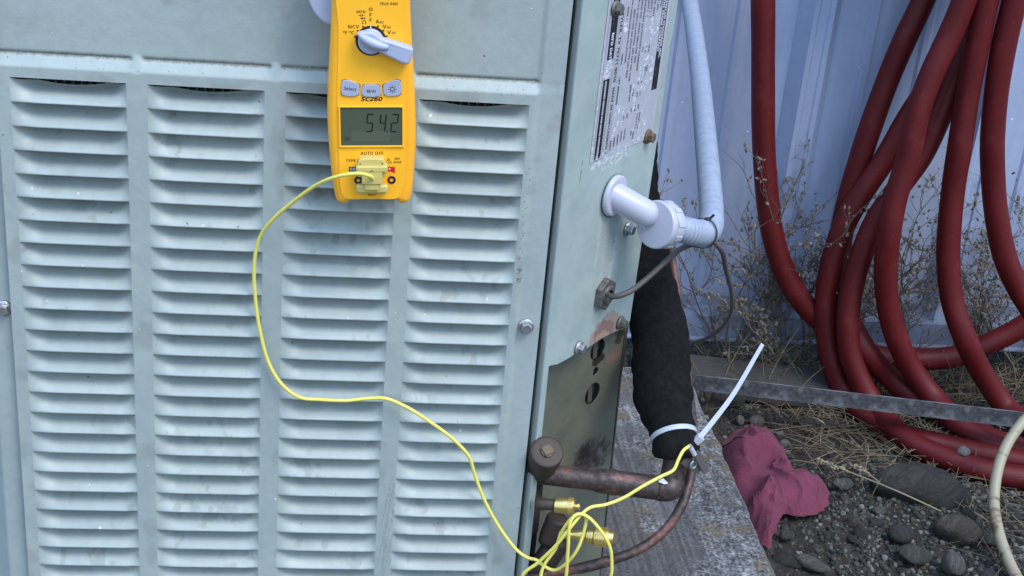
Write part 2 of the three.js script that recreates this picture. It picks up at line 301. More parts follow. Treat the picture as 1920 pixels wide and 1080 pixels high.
  const louver0 = (w, first) => {
    const eL = 0.019, eR = 0.013, d = 0.0165, nx = [0, 0.25, 0.5, 0.75, 1].map((t) => t * eL);
    const us = [...nx, ...range(eL, w - eR, 10).slice(1), ...[0.25, 0.5, 0.75, 1].map((t) => w - eR + t * eR)];
    const vs = [-0.10, -0.06, 0, 0.05, 0.13, 0.3, 0.5, 0.7, 0.86, 1.0];
    return gridGeo(us, vs, (u, v) => {
      const h = Math.min(clamp(u / eL), clamp((w - u) / eR)), hh = h * h * (3 - 2 * h) * 0.25 + h * 0.75;
      if (v < 0) return [u, v === -0.10 ? 0.0011 : 0.0, v === -0.10 ? -0.0016 : -0.00015 + hh * 0.0008];     // curled lip
      const sag = first ? 0.0088 * Math.pow(Math.sin(Math.PI * clamp(u / w)), 0.7) * v * v : 0;
      const gv = v < 0.08 ? 0 : v < 0.7 ? (v - 0.08) / 0.62 : 1 + (v - 0.7) * 0.3;
      return [u, v * pitch * 0.995 - sag, hh * (-d * gv + 0.0012 * (1 - v) * (1 - v))];
    });
  };
  const rl = rng(5), louverMat = M.paint.clone(); louverMat.map = grimeTex;
  cols.forEach(([a, b], c) => {
    const gs = [louver(b - a, true), louver(b - a, false)];
    for (let k = 0; k < ROWS; k++) {
      const lg = gs[k ? 1 : 0].clone(), lu = lg.attributes.uv, du = rl() * 0.9, dv = rl(); for (let i = 0; i < lu.count; i++) lu.setXY(i, lu.getX(i) + du, lu.getY(i) + dv);
      const m = mesh('louver', lg, louverMat, panel);
      m.position.set(a, rowTop - pitch * (k + 1), 0); m.rotation.x = (rl() - 0.5) * 0.012;
    }
  });
  const sb = hexBolt(0.0052, 0.008);
  const s1 = mesh('panel_screw', sb, M.zinc, panel); s1.position.set(...[-0.0125,0.448,-0.003]); s1.rotation.z = 0.3;
  // left corner post, set back from the panel, then the far chamfer
  const post = gridGeo([0, 0.019, 0.0205, 0.023, 0.13], range(UB, UT, 6), (t, y) => t <= 0.0205 ? [-0.4580 - t, y, -0.0075] : [-0.4785 - (t - 0.0205) * 0.63, y, -0.0075 - (t - 0.0205) * 0.78]);
  const pm = mesh('corner_post', post, M.paint, unit);
  const s2 = mesh('panel_screw', sb, M.zinc, pm); s2.position.set(...[-0.4674,0.4455,-0.0074]); s2.rotation.z = 0.7;
  // closed sides, back and top of the cabinet, coil and dark inside
  const cx = [0.116,0.452,-0.1388][0] + 0.004;
  mesh('cabinet_shell', merge([bx(0.002, UT - UB, 0.40, 0.110, (UT + UB) / 2, -0.345), bx(0.002, UT - UB, 0.45, -0.566, (UT + UB) / 2, -0.34), bx(0.674, UT - UB, 0.002, -0.228, (UT + UB) / 2, -0.546)]), M.paint, unit);
  mesh('cabinet_lid', merge([ext(poly([[-0.47, 0.004], [0.004, 0.004], [0.112, -0.14], [0.112, -0.55], [-0.57, -0.55], [-0.57, -0.14]].map(([x, z]) => [x, -z])), 0.02)]).rotateX(-Math.PI / 2).translate(0, UT, 0), M.paint, unit);
  const fins = []; for (let i = 0; i < 60; i++) fins.push(bx(0.0012, 0.80, 0.02, -0.45 + i * 0.0072, 0.47, -0.05));
  mesh('coil', merge([bx(0.44, 0.82, 0.01, -0.232, 0.47, -0.066), ...fins]), M.fins, unit);
  mesh('base_pan', bx(0.66, 0.028, 0.52, -0.23, 0.0145, -0.285), M.paint, unit);
}
// corner panel with the nameplate, at an angle to the louvered side
const faceTex = canvasTex(1024, 2048, (c, w, h) => {          // 0.25 m x 0.5 m of sheet: s 0..0.25, y 0.36..0.86
  const S = 4096, X = (s) => s * S, Y = (y) => (0.86 - y) * S, r = rng(99);
  c.fillStyle = 'rgb(153,167,163)'; c.fillRect(0, 0, w, h);
  for (let i = 0; i < 2600; i++) { const q = r(); c.fillStyle = `rgba(${q < 0.5 ? '126,142,138' : '170,184,178'},${0.03 + 0.05 * r()})`; const R1 = 8 + 70 * r(); c.beginPath(); c.ellipse(r() * w, r() * h, R1, R1 * (0.4 + r()), r() * 3, 0, 7); c.fill(); }
  for (let i = 0; i < 130; i++) { c.fillStyle = r() < 0.6 ? `rgba(74,74,64,${0.25 + 0.5 * r()})` : 'rgba(236,238,236,.7)'; c.beginPath(); c.ellipse(r() * w, r() * h, 1 + 3 * r() * r(), 1 + 5 * r() * r(), 0, 0, 7); c.fill(); }
  // glue and paint scuffs under the plate
  const line = (a, b, n, col, jit, sz) => { for (let i = 0; i < n; i++) { const t = r(); c.fillStyle = col(r()); c.beginPath(); c.ellipse(X(lerp(a[0], b[0], t)) + (r() - 0.5) * jit, Y(lerp(a[1], b[1], t)) + (r() - 0.5) * jit, sz * (0.5 + 1.5 * r()), sz * (0.3 + 0.6 * r()), -0.35 + (r() - 0.5) * 0.7, 0, 7); c.fill(); } };
  const white = (a) => `rgba(206,212,218,${0.15 + 0.5 * a})`;
  line([0.0454,0.5889], [0.1567,0.5983], 300, white, 34, 4.5); line([0.0667,0.5867], [0.1156,0.5883], 120, white, 60, 5);
  line([0.0468,0.6679], [0.049,0.5941], 60, white, 10, 4);
  for (const [p, l] of [[[0.0767,0.5328], 0.05], [[0.09,0.5264], 0.06], [[0.1123,0.5173], 0.04], [[0.1072,0.4776], 0.02]]) line(p, [p[0] - 0.001, p[1] - l], 120, (a) => `rgba(188,200,198,${0.06 + 0.2 * a})`, 22, 5);
  // dark chips beside the fold
  for (const q of [[0.0276,0.5993], [0.0276,0.5904], [0.027,0.5846], [-0.0166,0.5664], [-0.01,0.5446], [-0.0023,0.5169]]) { c.fillStyle = 'rgba(78,82,66,.8)'; c.fillRect(X(q[0]), Y(q[1]), 5, 22); }
  // brown scorched patch above the knockout
  const e = (q, rx, ry, col) => { c.fillStyle = col; c.beginPath(); for (let k = 0; k < 40; k++) { const a = k / 40 * 6.283, j = 0.85 + 0.3 * r(); c.lineTo(X(q[0]) + Math.cos(a) * rx * j, Y(q[1]) + Math.sin(a) * ry * j); } c.fill(); };
  e([0.1115,0.3993], 110, 86, 'rgba(150,124,112,.75)'); e([0.1097,0.3982], 84, 66, 'rgba(128,100,90,.8)'); e([0.1057,0.3927], 60, 44, 'rgba(166,140,130,.7)');
  e([0.1503,0.393], 30, 26, 'rgba(110,96,60,.6)');
});
const face = new THREE.Group(); face.name = 'corner_panel'; face.position.set(...[0.0085,0,-0.006]); face.rotation.y = 0.89012; unit.add(face);
{
  const rt = (y) => lerp(0.1640, 0.1752, (y - 0.387) / (0.705 - 0.387));
  const notch = [[0.0095,0.4029], [0.0243,0.3988], [0.0407,0.3976], [0.0563,0.3973], [0.0806,0.395], [0.1061,0.3954], [0.1341,0.3929], [0.1578,0.3891]];
  const out = [[0, UB], [0.0125, UB], [0.0085, notch[0][1]], ...notch, [rt(0.395), 0.395], [rt(0.60), 0.60], [0.1722, 0.668], [0.1712, 0.676], [0.1745, 0.688], [rt(0.70), 0.70], [0.181, UT], [0, UT]];
  const s = poly(out);
  s.holes.push(circlePath(...[0.0981,0.5475], 0.0195)); s.holes.push(circlePath(...[0.0965,0.4481], 0.0056));
  const g = ext(s, 0.0013, 0.0003, 1, 32); g.translate(0, 0, -0.0013);
  const p = g.attributes.position, u = g.attributes.uv; for (let i = 0; i < p.count; i++) u.setXY(i, p.getX(i) / 0.25, (p.getY(i) - 0.36) / 0.5);
  const fm = std({ map: faceTex, roughness: 0.5, bumpMap: fineBump, bumpScale: 0.00012 });
  mesh('sheet', g, fm, face);
  // rolled return along the seam
  const rp = [[0.0086, -0.0064], [0.0079, -0.0063], [0.0072, -0.0068], [0.0044, -0.0112], [0.0040, -0.0122], [0.0040, -0.034]];
  const rol = gridGeo(range(0, 5, 5), [UB, UT], (t, y) => [rp[Math.round(t)][0], y, rp[Math.round(t)][1]]);
  mesh('rolled_edge', rol, M.paint, unit);
  // nameplate, its text running downwards
  const NW = 1536, NH = 1206, PLw = 0.1475, PLh = 0.1165;
  const art = canvasTex(NW, NH, (c) => {
    const r = rng(17), S = NW / PLw; c.fillStyle = 'rgb(180,182,190)'; c.fillRect(0, 0, NW, NH);
    for (let i = 0; i < 900; i++) { c.fillStyle = `rgba(${r() < 0.5 ? '160,164,176' : '222,226,240'},.07)`; c.beginPath(); c.ellipse(r() * NW, r() * NH, 10 + 60 * r(), 6 + 26 * r(), 0, 0, 7); c.fill(); }
    const T = (t, x, y, sz, col = 'rgb(28,28,32)', w = 'bold') => { c.fillStyle = col; c.font = `${w} ${Math.round(sz * 1.06)}px sans-serif`; c.fillText(t, x, y); c.strokeStyle = col; c.lineWidth = 2.2; c.strokeText(t, x, y); };
    c.fillStyle = 'rgb(26,25,28)'; c.fillRect(0, 46, 1040, 112); 
    T('AMERICAN STANDARD INC.', 96, 98, 46, 'rgb(214,216,226)'); T('THE TRANE COMPANY', 150, 146, 46, 'rgb(214,216,226)');
    T('MOD. NO.', 30, 206, 40); T('SERIAL NO.', 30, 268, 40); T('COMPR. MOT', 30, 334, 40); T('RLA', 560, 334, 36); T('LRA', 760, 318, 32); T('VOLTS', 760, 352, 32);
    T('O.D. MOT (   )', 30, 398, 40); T('FLA', 560, 398, 36); T('V', 900, 398, 36); T('PH', 1000, 398, 36); T('HZ', 1130, 398, 36); T('SHORT CIR', 1220, 346, 30); T('5 KA 600 V', 1220, 392, 30); T('MAX', 1400, 430, 34);
    T('I.D. MOT (   )', 30, 460, 40); T('FLA', 560, 460, 36); T('V', 900, 460, 36); T('PH', 1000, 460, 36); T('KW', 1130, 460, 36); T('HP', 1380, 478, 34);
    T('REFRIGERANT 22 FACTORY CHARGED', 30, 526, 41); T('LBS', 960, 540, 36); T('OZ', 1140, 540, 36);
    T('DESIGN PSI - HIGH 300 LOW 300', 40, 590, 41); T('MIN CKT', 900, 604, 38); T('HZ', 1180, 604, 36); T('TOTAL', 1330, 610, 36);
    T('FOR U.S. INSTALLATIONS, SEE CKT DEL CUR', 40, 654, 38); T('KC', 1180, 668, 36); T('AMPS', 1340, 674, 36);
    T('MAX FUSE OR HACR TYPE CKT BKR', 170, 716, 38); T('AMPS', 1360, 738, 36);
    T('FOR CANADIAN INSTALLATIONS', 50, 778, 38); T('MAX FUSE', 130, 846, 40); T('AMPS', 560, 850, 38); T('CKT BREAKER', 780, 850, 40); T('AMPS', 1370, 800, 36); T('AMPS', 1390, 866, 36);
    c.fillStyle = 'rgb(40,40,44)'; c.fillRect(0, 884, NW, 4);
    T('TYLER, TX 75711-9010', 170, 950, 60); T('MADE IN USA', 860, 944, 50); T('21C920642P01', 1190, 944, 48);
    c.fillStyle = 'rgb(40,40,44)'; c.fillRect(0, 976, NW, 4);
    c.fillStyle = 'rgb(28,27,30)'; c.fillRect(20, 1004, 560, 116); c.fillRect(760, 1020, 760, 118);
    T('MFD DATE', 330, 1082, 54, 'rgb(214,216,226)'); T('REQUIRED INDOOR FAN RATED PERFORMANCE', 776, 1096, 33, 'rgb(214,216,226)');
    c.strokeStyle = 'rgb(40,40,44)'; c.lineWidth = 5; c.strokeRect(3, 1000, NW - 6, 160);
    // stamped characters and rubbed spots, bare metal
    for (let i = 0; i < 130; i++) {
      const z = [[300, 150, 700, 150], [300, 300, 420, 140], [620, 330, 560, 160], [860, 430, 360, 120], [1060, 640, 330, 200], [590, 990, 160, 150], [1200, 180, 300, 260], [240, 800, 120, 60]][i % 8];
      const x = z[0] + r() * z[2], y = z[1] + r() * z[3]; c.strokeStyle = `rgba(246,247,255,${0.55 + 0.45 * r()})`; c.lineWidth = 5 + 5 * r();
      c.beginPath(); const k = r(); if (k < 0.4) { c.ellipse(x, y, 10 + 8 * r(), 13, 0, 0, 4 + 3 * r()); } else { c.moveTo(x, y); c.lineTo(x + 24 * (r() - 0.5), y + 26); if (k > 0.7) c.lineTo(x + 22, y + 14); } c.stroke();
    }
    for (let i = 0; i < 150; i++) { const e = r(); c.fillStyle = `rgba(226,230,238,${0.3 + 0.6 * r()})`; c.beginPath(); const x = e < 0.6 ? NW - 90 * r() * r() : NW * r(), y = e < 0.6 ? NH * r() : NH - 40 * r() * r(); c.ellipse(x, y, 4 + 14 * r(), 3 + 8 * r(), 0, 0, 7); c.fill(); }
    for (let i = 0; i < 90; i++) { c.fillStyle = `rgba(196,200,212,${0.4 + 0.5 * r()})`; c.fillRect(r() * NW, r() < 0.5 ? 60 + r() * 100 : 1000 + 140 * r(), 2 + 16 * r(), 2 + 7 * r()); }
  });
  const np = new THREE.Group(); np.name = 'nameplate'; np.userData.label = 'worn silver nameplate with black bands and fine print'; face.add(np);
  const pg = bx(PLw, PLh, 0.0006, 0, 0, 0.0003);
  const pu = pg.attributes.uv; mesh('plate', pg, std({ map: art, roughness: 0.42, metalness: 0.25 }), np);
  const a = [0.0418,0.5928], b = [0.15,0.5877];
  np.position.set(a[0] + PLh / 2, a[1] + PLw / 2 - 0.0005, 0.0004); np.rotation.z = -Math.PI / 2 - 0.01;
  const sc = hexBolt(0.0050, 0.008);
  const put = (q, m, rot) => { const k = mesh('sheet_screw', sc, m, face); k.position.set(q[0], q[1], 0.0008); k.rotation.z = rot; };
  put([0.0541,0.7297], M.dullZinc, 0.2); put([0.1478,0.594], M.rust, 0.5); put([0.1308,0.5049], M.zinc, 0.1); put([0.06,0.4033], M.zinc, 0.8); put([0.1408,0.4011], M.dullZinc, 0.4);
  // conduit locknut over the cable hole
  const q = [0.0965,0.4481], hexp = Array.from({ length: 6 }, (_, i) => [0.0165 * Math.cos(i * Math.PI / 3 + 0.5), 0.0165 * Math.sin(i * Math.PI / 3 + 0.5)]);
  const hs = poly(hexp); hs.holes.push(circlePath(0, 0, 0.0055)); const hg = ext(hs, 0.0045, 0.0008, 2); hg.translate(q[0], q[1], 0.0012);
  const collar = lathe([[0.0056, 0], [0.0098, 0], [0.0098, 0.0068], [0.0085, 0.0078], [0.0056, 0.0078]], 24); collar.rotateX(Math.PI / 2); collar.translate(q[0], q[1], 0.001);
  mesh('cable_locknut', merge([hg, collar]), M.dullZinc, face);
  // dark gasket in the knockout behind the conduit fitting
  const k = [0.0939,0.5487]; const gk = lathe([[0.010, 0.0002], [0.0205, 0.0002], [0.0208, 0.0022], [0.0195, 0.0030], [0.010, 0.0030]], 40); gk.rotateX(Math.PI / 2); gk.translate(k[0], k[1], 0);
  mesh('gasket', gk, M.blackPlastic, face);
}
// bare service plate set back in the corner, valves in front of it
{
  const sp = new THREE.Group(); sp.name = 'service_plate'; sp.userData.label = 'bare stained metal service plate with round knockouts'; sp.position.set(...[-0.0148,0,-0.0249]); sp.rotation.y = 0.75593; unit.add(sp);
  const s = poly([[0.012, 0.46], [0.012, 0.292], [0.056, 0.288], [0.060, 0.262], [0.064, 0.02], [0.190, 0.02], [0.183, 0.10], [0.171, 0.372], [0.171, 0.46]]);
  const H = [[[0.1282,0.3713], 0.0118], [[0.1292,0.3462], 0.0046], [[0.1285,0.3208], 0.0122]];
  for (const [q, r] of H) s.holes.push(circlePath(q[0], q[1], r));
  const g = ext(s, 0.0012, 0, 1, 24); g.translate(0, 0, -0.0012);
  const tex = canvasTex(1024, 2048, (c, w, h) => {             // x 0..0.25, y 0..0.5
    const S = 4096, r = rng(44), X = (x) => x * S, Y = (y) => h - y * S;
    c.fillStyle = 'rgb(104,108,98)'; c.fillRect(0, 0, w, h);
    for (let i = 0; i < 2400; i++) { c.fillStyle = `rgba(${r() < 0.5 ? '84,88,78' : '130,134,120'},.07)`; const q = 10 + 90 * r(); c.beginPath(); c.ellipse(r() * w, r() * h, q, q * (0.3 + r() * 0.6), r() * 3, 0, 7); c.fill(); }
    for (let i = 0; i < 240; i++) { c.fillStyle = `rgba(50,48,42,${0.3 + 0.4 * r()})`; c.beginPath(); c.ellipse(r() * w, r() * h, 1 + 3 * r() * r(), 1 + 3 * r() * r(), 0, 0, 7); c.fill(); }
    const blot = (q, n, jx, jy, cols) => { for (let i = 0; i < n; i++) { const a = r() * 6.28, d = Math.sqrt(r()) * r(); c.fillStyle = cols[Math.floor(r() * cols.length)]; c.beginPath(); c.ellipse(X(q[0]) + Math.cos(a) * d * jx, Y(q[1]) + Math.sin(a) * d * jy, 6 + 22 * r(), 4 + 12 * r(), r() * 3, 0, 7); c.fill(); } };
    // torch marks above the copper stub
    blot([0.1402,0.2392], 520, 170, 120, ['rgba(78,64,56,.22)', 'rgba(110,84,70,.2)', 'rgba(44,42,44,.28)', 'rgba(128,136,140,.2)']);
    blot([0.1265,0.2511], 120, 70, 60, ['rgba(40,38,40,.3)', 'rgba(70,50,44,.25)']);
    blot([0.1296,0.3589], 40, 44, 16, ['rgba(52,42,34,.5)']); blot([0.157,0.354], 70, 90, 18, ['rgba(140,112,100,.3)']);
    blot([0.1632,0.3782], 40, 30, 60, ['rgba(60,52,34,.4)']);
  });
  const p = g.attributes.position, u = g.attributes.uv; for (let i = 0; i < p.count; i++) u.setXY(i, p.getX(i) / 0.25, p.getY(i) / 0.5);
  mesh('sheet', g, std({ map: tex, roughness: 0.5, metalness: 0.25, bumpMap: fineBump, bumpScale: 0.0001 }), sp);
  // knockout slugs hanging behind the holes
  for (const [q, r] of H) { const k = mesh('knockout_tab', merge([bx(r * 0.55, r * 2.1, 0.001, r * 0.05, 0, -0.004), bx(r * 0.9, r * 1.5, 0.001, -r * 0.75, -r * 0.1, -0.011), bx(r * 0.7, r * 1.6, 0.001, r * 0.85, 0, -0.009)]), M.dullZinc, sp); k.position.set(q[0], q[1], 0); k.rotation.z = 0.12; }
  // folded edge of the post at its right
  mesh('edge_flange', merge([bx(0.0015, 0.30, 0.02, 0, 0, -0.012)]), M.dullZinc, sp).position.set(0.1795, 0.235, 0);
  const e = mesh('edge_strip', bx(0.0016, 0.36, 0.0022, 0, 0, 0), M.dullZinc, sp); e.position.set(0.1800, 0.215, -0.0002); e.rotation.z = 0.047;
}
{
  // suction service valve: capped stem, forged body
  const v = new THREE.Group(); v.name = 'suction_valve'; v.userData.label = 'dark tarnished brass service valve with round cap'; unit.add(v);
  const top = V([0.0182,0.3221,0.004]), ax = new THREE.Vector3(0.02, 0.80, 0.60).normalize(), base = top.clone().addScaledVector(ax, -0.034);
  mesh('valve_cap', between(lathe([[0, 0.034], [0.0120, 0.034], [0.0148, 0.0335], [0.0158, 0.0322], [0.0160, 0.030], [0.0160, 0.014], [0.0150, 0.012], [0.0152, 0.002], [0.0140, 0], [0, 0]], 40), base, top), M.darkBrass, v);
  const st = bx(0.0095, 0.004, 0.0095, 0, 0.036, 0, 0.001); st.rotateY(0.5); mesh('valve_stem', between(merge([st, lathe([[0.0062, 0.0345], [0.0062, 0.036], [0, 0.036]], 10)]), base, top), M.rust, v);
  const bt = base.clone().addScaledVector(ax, -0.016);
  mesh('valve_body', merge([between(lathe([[0, -0.02], [0.011, -0.02], [0.0125, -0.012], [0.0125, 0.006], [0.0155, 0.008], [0.0155, 0.0155], [0.0135, 0.017], [0, 0.017]], 6), bt, base), between(lathe([[0, 0], [0.0122, 0], [0.0122, 0.05], [0, 0.05]], 24), new THREE.Vector3(base.x - 0.005, 0.21, base.z - 0.018), new THREE.Vector3(base.x - 0.005, 0.30, base.z - 0.018))]), M.darkBrass, v);
  // service port with brass cap
  const port = (a, b, build) => { const g = new THREE.Group(); g.name = 'service_port'; unit.add(g); build(g, V(a), V(b)); };
  port([0.0132,0.2616,0], [0.0554,0.2668,0.012], (g, a, b) => {
    const L = a.distanceTo(b), at = (t) => t * L;
    mesh('port_stem', between(lathe([[0, 0], [0.0062, 0], [0.0062, at(0.2)], [0.0055, at(0.22)], [0.0055, at(0.5)], [0, at(0.5)]], 20), a, b), M.darkBrass, g);
    mesh('port_cap', between(lathe([[0.0052, at(0.43)], [0.0074, at(0.43)], [0.0078, at(0.45)], [0.0078, at(0.68)], [0.0072, at(0.70)], [0.0076, at(0.715)], [0.0076, at(0.84)], [0.0066, at(0.86)], [0.0028, at(0.865)], [0.0026, at(0.90)], [0.0032, at(0.91)], [0.0032, at(0.97)], [0, at(0.98)]], 28), a, b), M.brass, g);
    const kn = []; for (let i = 0; i < 26; i++) { const q = bx(0.0009, at(0.11), 0.0009, 0.0076, at(0.775), 0); q.rotateY(i / 26 * 6.2832); kn.push(q); } mesh('knurling', between(merge(kn), a, b), M.brass, g);
  });
  port([0.0399,0.2294,0.002], [0.0894,0.2373,0.02], (g, a, b) => {
    const L = a.distanceTo(b), at = (t) => t * L;
    mesh('port_stem', between(lathe([[0, 0], [0.0042, 0], [0.0042, at(0.3)], [0.005, at(0.32)], [0.005, at(0.52)], [0, at(0.52)]], 20), a, b), M.brass, g);
    mesh('hex_collar', between(lathe([[0, at(0.50)], [0.0078, at(0.50)], [0.0080, at(0.52)], [0.0080, at(0.62)], [0.0074, at(0.64)], [0, at(0.64)]], 6), a, b), M.brass, g);
    mesh('port_cap', between(lathe([[0.005, at(0.63)], [0.0083, at(0.64)], [0.0087, at(0.66)], [0.0087, at(0.89)], [0.0080, at(0.905)], [0.0064, at(0.91)], [0.0064, at(0.985)], [0.0056, at(1.0)], [0, at(1.0)]], 28), a, b), M.brass, g);
    const kn = []; for (let j = 0; j < 6; j++) for (let i = 0; i < 22; i++) { const q = bx(0.0013, at(0.026), 0.0013, 0.0087, at(0.68 + j * 0.036), 0); q.rotateY((i + (j % 2) / 2) / 22 * 6.2832); kn.push(q); } mesh('knurling', between(merge(kn), a, b), M.brass, g);
  });
  // liquid valve body low in the recess
  mesh('liquid_valve', merge([between(lathe([[0, 0], [0.0105, 0], [0.0115, 0.006], [0.0115, 0.028], [0.0095, 0.032], [0, 0.032]], 12), V([0.0336,0.2029,-0.02]), V([0.0373,0.2193,-0.02])), between(lathe([[0, 0], [0.013, 0], [0.013, 0.05], [0, 0.05]], 8), V([0.0227,0.1599,-0.02]), V([0.0361,0.189,-0.02]))]), M.darkBrass, unit);
}

// ---------- refrigerant lines ----------
{
  const t = thing('suction_line', 'thick copper suction pipe rising into black foam insulation beside the cabinet corner', 'pipe');
  const a = V([0.0232,0.2808,-0.022]), e = V([0.1381,0.2789,-0.004]);
  const stub = sweep([a, a.clone().lerp(e, 0.3), a.clone().lerp(e, 0.6), e], (q) => 0.0103 + 0.0016 * sstep(0.40, 0.46, q) + 0.0007 * (sstep(0.50, 0.54, q) - sstep(0.57, 0.62, q)), 60, 24);
  mesh('copper_stub', stub, M.copper, t);
  const r0 = V([0.1446,0.2831,-0.008]), r1 = V([0.147,0.3017,-0.014]), r2 = V([0.1456,0.3207,-0.02]), r3 = V([0.1438,0.3327,-0.04]);
  const elbow = sweep([e.clone().lerp(a, 0.06), e, V([0.1443,0.2821,-0.003]), r0, r1, r2, r3], (q) => 0.0120 + 0.0006 * (1 - sstep(0.2, 0.35, q)), 48, 24);
  mesh('elbow', elbow, M.copper, t);
  // pale flux smear on the elbow
  const fl = []; const rr = rng(8); for (let i = 0; i < 26; i++) { const q = new THREE.IcosahedronGeometry(0.0018 + 0.0022 * rr(), 1); q.scale(1.3, 0.35, 0.8); const th = rr(); q.rotateZ(-0.6 * th); const x = e.x - 0.006 + 0.017 * th, up = 0.0112 * Math.cos(th * 0.9); q.translate(x, e.y + up, e.z + 0.004 + 0.006 * (rr() - 0.3)); fl.push(q); }
  mesh('flux_residue', merge(fl), std({ color: lin(0.55, 0.57, 0.62), roughness: 0.8 }), t);
  const ins = [[0.1482,0.3082,-0.019], [0.1471,0.3166,-0.022], [0.1448,0.3273,-0.036], [0.1404,0.3383,-0.056], [0.1432,0.3533,-0.1], [0.1496,0.3667,-0.145], [0.1482,0.3866,-0.19], [0.1437,0.4085,-0.24], [0.1444,0.4273,-0.3], [0.15,0.4517,-0.37], [0.1623,0.4798,-0.46]];
  const rad = (q, s) => {
    let r = 0.0225 + 0.0068 * sstep(0.035, 0.15, q) - 0.0012 * sstep(0.3, 0.5, q);
    r -= 0.0016 * Math.exp(-Math.pow((q - 0.038) / 0.008, 2));                // pinched by the tie
    r += 0.0007 * Math.sin(q * 61) + 0.0005 * Math.sin(q * 143 + 1) - 0.0018 * Math.exp(-Math.pow((q - 0.105) / 0.006, 2)) - 0.0016 * Math.exp(-Math.pow((q - 0.62) / 0.006, 2));
    return r * (q < 0.004 ? 0.95 : 1);
  };
  const ig = sweep(ins, rad, 150, 40); mesh('foam_insulation', ig, M.foam, t);
  const t2 = thing('liquid_line', 'thin dark copper liquid pipe curving up from the valve behind the insulation', 'pipe');
  mesh('copper_tube', sweep([[0.0081,0.1625,-0.01], [0.0345,0.1805,0], [0.0608,0.1945,0.01], [0.0877,0.2066,0.014], [0.1179,0.22,0.012], [0.1415,0.238,0.006], [0.1566,0.2586,-0.004], [0.1662,0.2778,-0.022], [0.1741,0.2913,-0.05], [0.1796,0.3048,-0.09], [0.1835,0.328,-0.15], [0.1866,0.3545,-0.21], [0.188,0.3759,-0.26], [0.1878,0.397,-0.3], [0.1922,0.4224,-0.4]], (q) => 0.0049 + 0.0006 * (sstep(0.10, 0.11, q) - sstep(0.15, 0.16, q)), 120, 18), M.copper, t2);
  // white tie round the pinched end of the foam
  const tie = thing('white_cable_tie', 'white nylon cable tie cinched round the black foam with its tail sticking out', 'cable tie');
  const C0 = ig.userData.curve, tc = 0.038, cp = C0.getPointAt(tc), tg = C0.getTangentAt(tc).normalize();
  const band = lathe([[0.0217, -0.0024], [0.0229, -0.0024], [0.0229, 0.0024], [0.0217, 0.0024], [0.0217, -0.0024]], 48);
  mesh('band', between(band, cp.clone(), cp.clone().add(tg)), M.nylon, tie);
  const head = V([0.1652,0.3296,-0.012]), tip = V([0.2282,0.4098,-0.06]), mid = head.clone().lerp(tip, 0.5).add(new THREE.Vector3(0.003, -0.003, 0));
  const hb = bx(0.009, 0.0075, 0.006, 0, 0, 0, 0.001); hb.rotateZ(0.9); hb.translate(head.x, head.y, head.z); mesh('head', hb, M.nylon, tie);
  const cv = new THREE.CatmullRomCurve3([head, head.clone().lerp(tip, 0.25).add(new THREE.Vector3(0.002, -0.002, 0)), mid, tip]);
  const tail = []; { const pos = [], idx = [], N = 24; for (let i = 0; i <= N; i++) { const q = i / N, p = cv.getPointAt(q), d = cv.getTangentAt(q), side = new THREE.Vector3().crossVectors(d, new THREE.Vector3(0.1, 0.5, 0.85)).normalize().multiplyScalar(lerp(0.0026, 0.0019, q)), th = new THREE.Vector3().crossVectors(side, d).normalize().multiplyScalar(0.0006); for (const [a1, b1] of [[1, 1], [1, -1], [-1, -1], [-1, 1]]) pos.push(p.x + side.x * a1 + th.x * b1, p.y + side.y * a1 + th.y * b1, p.z + side.z * a1 + th.z * b1); if (i < N) for (let j = 0; j < 4; j++) { const o = i * 4, k = (j + 1) % 4; idx.push(o + j, o + 4 + j, o + k, o + k, o + 4 + j, o + 4 + k); } } idx.push(0, 1, 2, 0, 2, 3); const o = N * 4; idx.push(o, o + 2, o + 1, o, o + 3, o + 2); const g = new THREE.BufferGeometry(); g.setAttribute('position', new THREE.Float32BufferAttribute(pos, 3)); g.setIndex(idx); const h = g.toNonIndexed(); h.computeVertexNormals(); tail.push(h); }
  mesh('tail', tail[0], M.nylon, tie);
}
